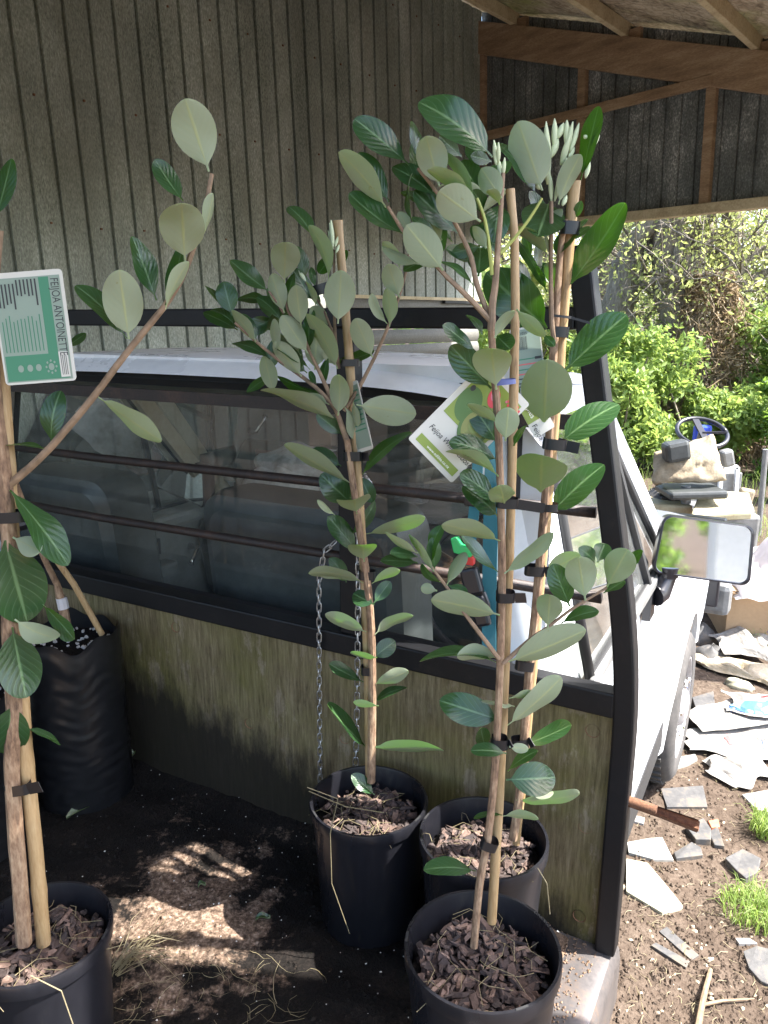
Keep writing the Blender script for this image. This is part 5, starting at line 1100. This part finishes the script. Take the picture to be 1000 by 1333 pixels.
mpart('body', MB().box(MP(900, 690, 5.9), (.75, .7, .42)), 'grey_metal', bevel=.03)
mpart('hopper', MB().box(MP(944, 632, 6.1), (.20, .14, .24)), 'grey_metal', bevel=.01)
for u in (937, 958): mpart('frame_post', MB().beam(MP(u, 640, 6.0), MP(u + 2, 608, 6.0), .03, .03, (0, 1, 0)), 'white_post')
mpart('frame_bar', MB().beam(MP(937, 608, 6.0), MP(960, 608, 6.0), .03, .03), 'white_post')
mpart('arm', MB().beam(MP(968, 655, 5.75), MP(974, 636, 5.75), .12, .05, (0, 1, 0)), 'canvas', bevel=.02); mpart('lever_box', MB().box(MP(946, 596, 5.8), (.09, .10, .13), Matrix.Rotation(R(-15), 3, 'Y')), 'grey_metal', bevel=.02)
sc_ = MP(914, 563, 6.0); ring = [sc_ + Matrix.Rotation(R(-28), 3, 'X').inverted() @ V((.19 * math.cos(i * math.pi / 16), .19 * math.sin(i * math.pi / 16), 0)) for i in range(33)]
whl = mpart('steering_wheel', MB().tube(ring, .018, 8), 'black_plastic', smooth=True)
for a in (90, 270, 0): emit('spoke', MB().beam(sc_, ring[round(a / 360 * 32)], .05, .015), 'black_plastic', whl)
mpart('steering_column', MB().tube([sc_, sc_ + V((-.02, .15, -.5))], .03, 8), 'grey_metal'); mpart('blue_cover', MB().box(sc_ + V((.06, .14, -.06)), (.14, .06, .2)), 'blue_plastic', bevel=.02)
for u, v in ((948, 682), (858, 676)):
    A = Matrix.Rotation(R(90), 3, 'Y'); c = MP(u, v, 5.85) + V((-.08, 0, 0)); 
    ty = MB().lathe([(.1, .0), (.2, -.01), (.235, .03), (.24, .09), (.235, .17), (.2, .21), (.1, .2)], c, 32, A); t_ = mpart('wheel', ty, 'tyre', smooth='auto'); tr_ = MB()
    for i in range(30):
        a = 2 * math.pi * i / 30
        for off in (.05, .10, .15): tr_.box(c + A @ V((.24 * math.cos(a + off * 3), .24 * math.sin(a + off * 3), off)), (.02, .022, .035), A @ Matrix.Rotation(a, 3, 'Z'))
    emit('tread', tr_, 'tyre', t_, kind='stuff')
# steel stake and pale drum at the right
p0 = PZ(987, 697, 0); o = emit('steel_post', MB().tube([p0 - p0, PY(997, 585, p0.y - .02) - p0], .022, 10), 'grey_metal', smooth='auto'); o.location = p0; tag(o, 'bare grey steel pipe post standing beside the mower', 'post')
pd = V((4.15, 7.4, 0)); dr = thing('water_drum', 'pale green drum on a stand by the hedge', 'drum', pd); emit('drum', MB().lathe([(.0001, .95), (.28, .95), (.32, .98), (.33, 1.15), (.32, 1.28), (.26, 1.34), (.0001, 1.36)], (0, 0, 0), 28), 'card_aged', dr, smooth='auto'); emit('stand', MB().box((-.22, 0, .68), (.16, .2, 1.36)), 'card_aged', dr, bevel=.01); emit('stand', MB().box((.2, .1, .47), (.1, .1, .94)), 'grey_metal', dr)
# ------------------------------------------------------------------ trees and shrubs
def leafquad(mb, p, s_, rg, n=None):
    d = V((rg.gauss(0, 1), rg.gauss(0, 1), rg.gauss(0, 1) + .3)).normalized(); x = d.orthogonal().normalized(); x = Matrix.Rotation(rg.uniform(0, 6.3), 3, d) @ x; y = d.cross(x)
    mb.add([p - x * s_, p + y * s_ * .45 + d * s_ * .1, p + x * s_, p - y * s_ * .45 + d * s_ * .1], [(0, 1, 2, 3)])
def shrub(label, c, rx, ry, h, n, m, leaf, seed, clumps=26, group='shrubs along the yard hedge', z0=0):
    rg = random.Random(seed); c = V(c); o = thing('shrub', label, 'shrub', c, 0, group); cr = MB(); tk = MB(); cl = []
    for i in range(clumps):
        th = rg.uniform(0, 6.3); ph = rg.random(); r_ = math.sqrt(rg.random()); z = z0 + h * (ph ** .8); sh = math.sin(math.pi * min(1, .25 + .75 * (1 - ph))) * .6 + .4
        q = V((rx * r_ * sh * math.cos(th), ry * r_ * sh * math.sin(th), z)); cl.append((q, rg.uniform(.14, .34) * min(rx, h) ** .7)); 
        if i % 2 == 0: tk.tube([V((q.x * .15, q.y * .15, 0)), q * .5 + V((0, 0, h * .08)), q], [.025, .015, .006], 5)
    for i in range(n):
        q, s_ = rg.choice(cl); d = V((rg.gauss(0, 1), rg.gauss(0, 1), rg.gauss(0, .8))); d = d.normalized() * (abs(rg.gauss(.75, .28))); leafquad(cr, q + d * s_, leaf * rg.uniform(.6, 1.3), rg)
    emit('crown', cr, m, o); emit('trunk', tk, 'tree_bark', o); return o
def tree(label, base, limbs, m, n, leaf, seed, twigs=60, spread=1.6, group='trees behind the shed'):
    rg = random.Random(seed); base = V(base); o = thing('tree', label, 'tree', base, 0, group); tk = MB(); tips = []
    for pts, r0, r1 in limbs:
        P_ = [V(p) for p in pts]; Q = []
        for i in range(len(P_) - 1):
            for k in range(4): Q.append(P_[i].lerp(P_[i + 1], k / 4) + V((rg.gauss(0, .02), rg.gauss(0, .02), 0)))
        Q.append(P_[-1]); k = len(Q) - 1; tk.tube(Q, [r0 + (r1 - r0) * (i / k) for i in range(k + 1)], 10, True, 0, .06); tips += Q[k // 3:]
    tww = MB(); ends = []
    for i in range(twigs):
        p = rg.choice(tips); d = V((rg.gauss(0, 1), rg.gauss(0, .8), rg.gauss(.25, .7))).normalized(); l_ = rg.uniform(.4, 1.0) * spread; pts = [p]
        for k in range(5): d = (d + V((rg.gauss(0, .25), rg.gauss(0, .25), rg.gauss(.02, .25)))).normalized(); pts.append(pts[-1] + d * l_ / 5)
        tww.tube(pts, [.022, .017, .013, .009, .006, .003], 5); ends += pts[2:]
        for j in range(3):
            p2 = rg.choice(pts[1:]); d2 = V((rg.gauss(0, 1), rg.gauss(0, 1), rg.gauss(0, 1))).normalized(); e = p2 + d2 * l_ * .45; tww.tube([p2, p2.lerp(e, .5) + V((0, 0, .03)), e], [.008, .005, .002], 4); ends += [e, p2.lerp(e, .5)]
    cr = MB()
    for i in range(n): p = rg.choice(ends); leafquad(cr, p + V((rg.gauss(0, .16), rg.gauss(0, .16), rg.gauss(0, .16))), leaf * rg.uniform(.6, 1.3), rg)
    emit('trunk', tk, 'tree_bark', o, smooth=True); emit('branches', tww, 'tree_bark', o, smooth=True); emit('crown', cr, m, o); return o
def TP(u, v, y, b): return PY(u, v, y) - V(b)
b = PZ(800, 560, 0); b = V((3.35, 10.2, 0))
tree('tall tree with a thick trunk leaning right behind the hedge', b, [([(0, 0, 0), TP(803, 400, 10.2, b), TP(820, 345, 10.2, b), TP(850, 300, 10.3, b), TP(885, 250, 10.4, b), TP(930, 160, 10.6, b)], .24, .15), ([TP(806, 390, 10.2, b), TP(828, 320, 10.0, b), TP(850, 270, 9.9, b), TP(875, 200, 9.8, b)], .14, .09)], 'fol_yellow', 3200, .032, 3, 50)
b = V((4.05, 9.9, 0))
tree('many-stemmed dark tree wrapped in dry vines', b, [([(0, 0, 0), TP(882, 420, 9.9, b), TP(870, 350, 9.9, b), TP(862, 280, 9.9, b)], .28, .13), ([TP(885, 400, 9.9, b), TP(900, 350, 9.9, b), TP(915, 305, 9.95, b), TP(940, 240, 10.0, b)], .16, .09), ([TP(880, 420, 9.9, b), TP(885, 360, 9.85, b), TP(882, 290, 9.85, b), TP(890, 220, 9.85, b)], .15, .09), ([TP(845, 368, 9.6, b), TP(870, 362, 9.6, b), TP(900, 358, 9.6, b), TP(955, 357, 9.7, b)], .05, .035)], 'fol_yellow', 2600, .036, 5, 55)
b = V((4.85, 10.3, 0))
tree('slender dark tree with branches arching to the right', b, [([(0, 0, 0), TP(945, 440, 10.3, b), TP(945, 380, 10.3, b), TP(952, 300, 10.3, b), TP(958, 220, 10.3, b)], .22, .11), ([TP(943, 400, 10.3, b), TP(965, 340, 10.3, b), TP(1000, 325, 10.3, b), TP(1060, 310, 10.3, b)], .10, .06), ([TP(945, 420, 10.3, b), TP(975, 365, 10.3, b), TP(1005, 350, 10.3, b)], .07, .04)], 'fol_yellow', 2600, .036, 9, 55)
b = V((2.9, 12.6, 0))
tree('pale straight tree just beyond the shed opening', b, [([(0, 0, 0), TP(786, 420, 12.6, b), TP(790, 350, 12.6, b), TP(792, 250, 12.6, b)], .17, .11), ([TP(770, 420, 12.6, b), TP(765, 330, 12.6, b), TP(770, 240, 12.6, b)], .12, .08)], 'fol_yellow', 3000, .032, 13, 80)
b = V((8.2, 13.5, 0))
tree('broad spring-green tree at the far right of the hedge', b, [([(0, 0, 0), (-.2, 0, 1.6), (-.5, 0, 3.2), (-.6, 0, 5)], .25, .1), ([(-.2, 0, 1.6), (.6, 0, 2.8), (1.2, 0, 4.2)], .14, .06)], 'fol_bright', 6000, .06, 17, 120, 2.2)
b = V((.8, 14.5, 0))
tree('yellow-green tree hidden behind the shed wall end', b, [([(0, 0, 0), (.2, 0, 1.6), (.1, 0, 3.2), (.3, 0, 5)], .22, .1), ([(.2, 0, 1.6), (1.0, 0, 2.8), (1.6, 0, 4.0)], .13, .06)], 'fol_yellow', 7000, .036, 19, 110, 2.0)
dv = MB(); g2 = random.Random(31); vb = V((3.95, 9.7, 0))
vine = thing('vine_thicket', 'tangle of dry brown vines hanging over the tree base', 'vines', vb)
for i in range(900):
    th, z = g2.uniform(0, 6.3), 2.25 * g2.random() ** 1.1; r_ = .25 + .62 * (1 - z / 2.4) * g2.random() ** .6; p = V((r_ * math.cos(th) + .25 * (1 - z / 2.2), .5 * r_ * math.sin(th), z)); pts = [p]; d = V((g2.gauss(0, .8), g2.gauss(0, .5), g2.gauss(-.5, .7))).normalized()
    for k in range(4): d = (d + V((g2.gauss(0, .4), g2.gauss(0, .4), g2.gauss(-.08, .35)))).normalized(); pts.append(pts[-1] + d * g2.uniform(.06, .14))
    dv.tube(pts, [.008, .007, .006, .005, .003], 4)
emit('vines', dv, 'fol_dry', vine); dl = MB()
for i in range(3200): th, z = g2.uniform(0, 6.3), 2.3 * g2.random(); r_ = .2 + .7 * (1 - z / 2.5) * g2.random() ** .5; leafquad(dl, V((r_ * math.cos(th) + .25 * (1 - z / 2.2), .5 * r_ * math.sin(th) - .05, z)), g2.uniform(.02, .05), g2)
emit('dry_leaves', dl, 'fol_dry', vine)
shrub('bright green bush beside the cab pillar', (2.75, 8.9, 0), .85, .6, 1.55, 9000, 'fol_bright', .045, 41)
shrub('bright green bush in front of the dry vines', (3.65, 9.0, 0), .75, .5, 1.05, 6500, 'fol_bright', .045, 42)
shrub('tall green bush at the right of the dry vines', (5.35, 9.6, 0), 1.0, .7, 1.75, 10000, 'fol_bright', .05, 43, 34)
shrub('dark shady bush behind the steel post', (4.55, 8.4, 0), .6, .4, 1.15, 5500, 'fol_mid', .04, 44)
shrub('large bush beyond the drum', (6.6, 9.6, 0), 1.3, .9, 2.2, 11000, 'fol_bright', .055, 45, 34)
shrub('loose yellow-green bush climbing the leaning trunk', (3.50, 9.9, 0), .4, .4, 1.85, 2200, 'fol_bright', .04, 46, 16)
shrub('dense mid-green bush in the second hedge row behind the vines', (3.9, 12.8, 0), 1.6, .8, 1.3, 6000, 'fol_mid', .06, 47, 34)
shrub('dense bush in the second hedge row at the right', (6.8, 12.8, 0), 1.7, .8, 1.5, 6000, 'fol_mid', .06, 48, 34)
shrub('dense bush behind the shed wall end', (1.6, 13.0, 0), 1.5, .9, 1.5, 6000, 'fol_mid', .06, 49, 34)
shrub('long bush closing the far right of the hedge', (9.3, 10.6, 0), 1.7, 1.2, 2.4, 10000, 'fol_mid', .07, 50, 40)

shrub('bush behind the photographer beyond the white post', (4.2, -6.5, 0), 1.6, 1.2, 1.7, 6000, 'fol_mid', .07, 51, 34)
shrub('bush behind the photographer beside the drive', (.8, -8.5, 0), 1.8, 1.2, 1.6, 6000, 'fol_mid', .07, 52, 34)


shrub('tall yellow-green bush seen past the headboard post', (1.75, 10.6, 0), .9, .6, 2.5, 7000, 'fol_yellow', .05, 53, 34)
shrub('pale green bush filling the gap at the shed corner', (1.1, 9.4, 0), .7, .5, 2.2, 5000, 'fol_bright', .045, 54, 28)

for i, (x_, y_, k_) in enumerate(((3.2, 15.5, 'fol_yellow'), (5.6, 16.0, 'fol_bright'), (7.6, 15.6, 'fol_yellow'))):
    tree(('pale spring tree far behind the leaning trunk', 'light green tree far behind the dry vines', 'pale spring tree far beyond the drum')[i], (x_, y_, 0), [([(0, 0, 0), (.1, 0, 1.5), (-.1, 0, 3.0), (.1, 0, 4.6)], .16, .06), ([(.1, 0, 1.3), (.8, .1, 2.4), (1.2, 0, 3.6)], .09, .04), ([(.05, 0, 1.1), (-.7, .1, 2.2), (-1.1, 0, 3.4)], .09, .04)], k_, 6500, .045, 61 + i, 70, 1.9)
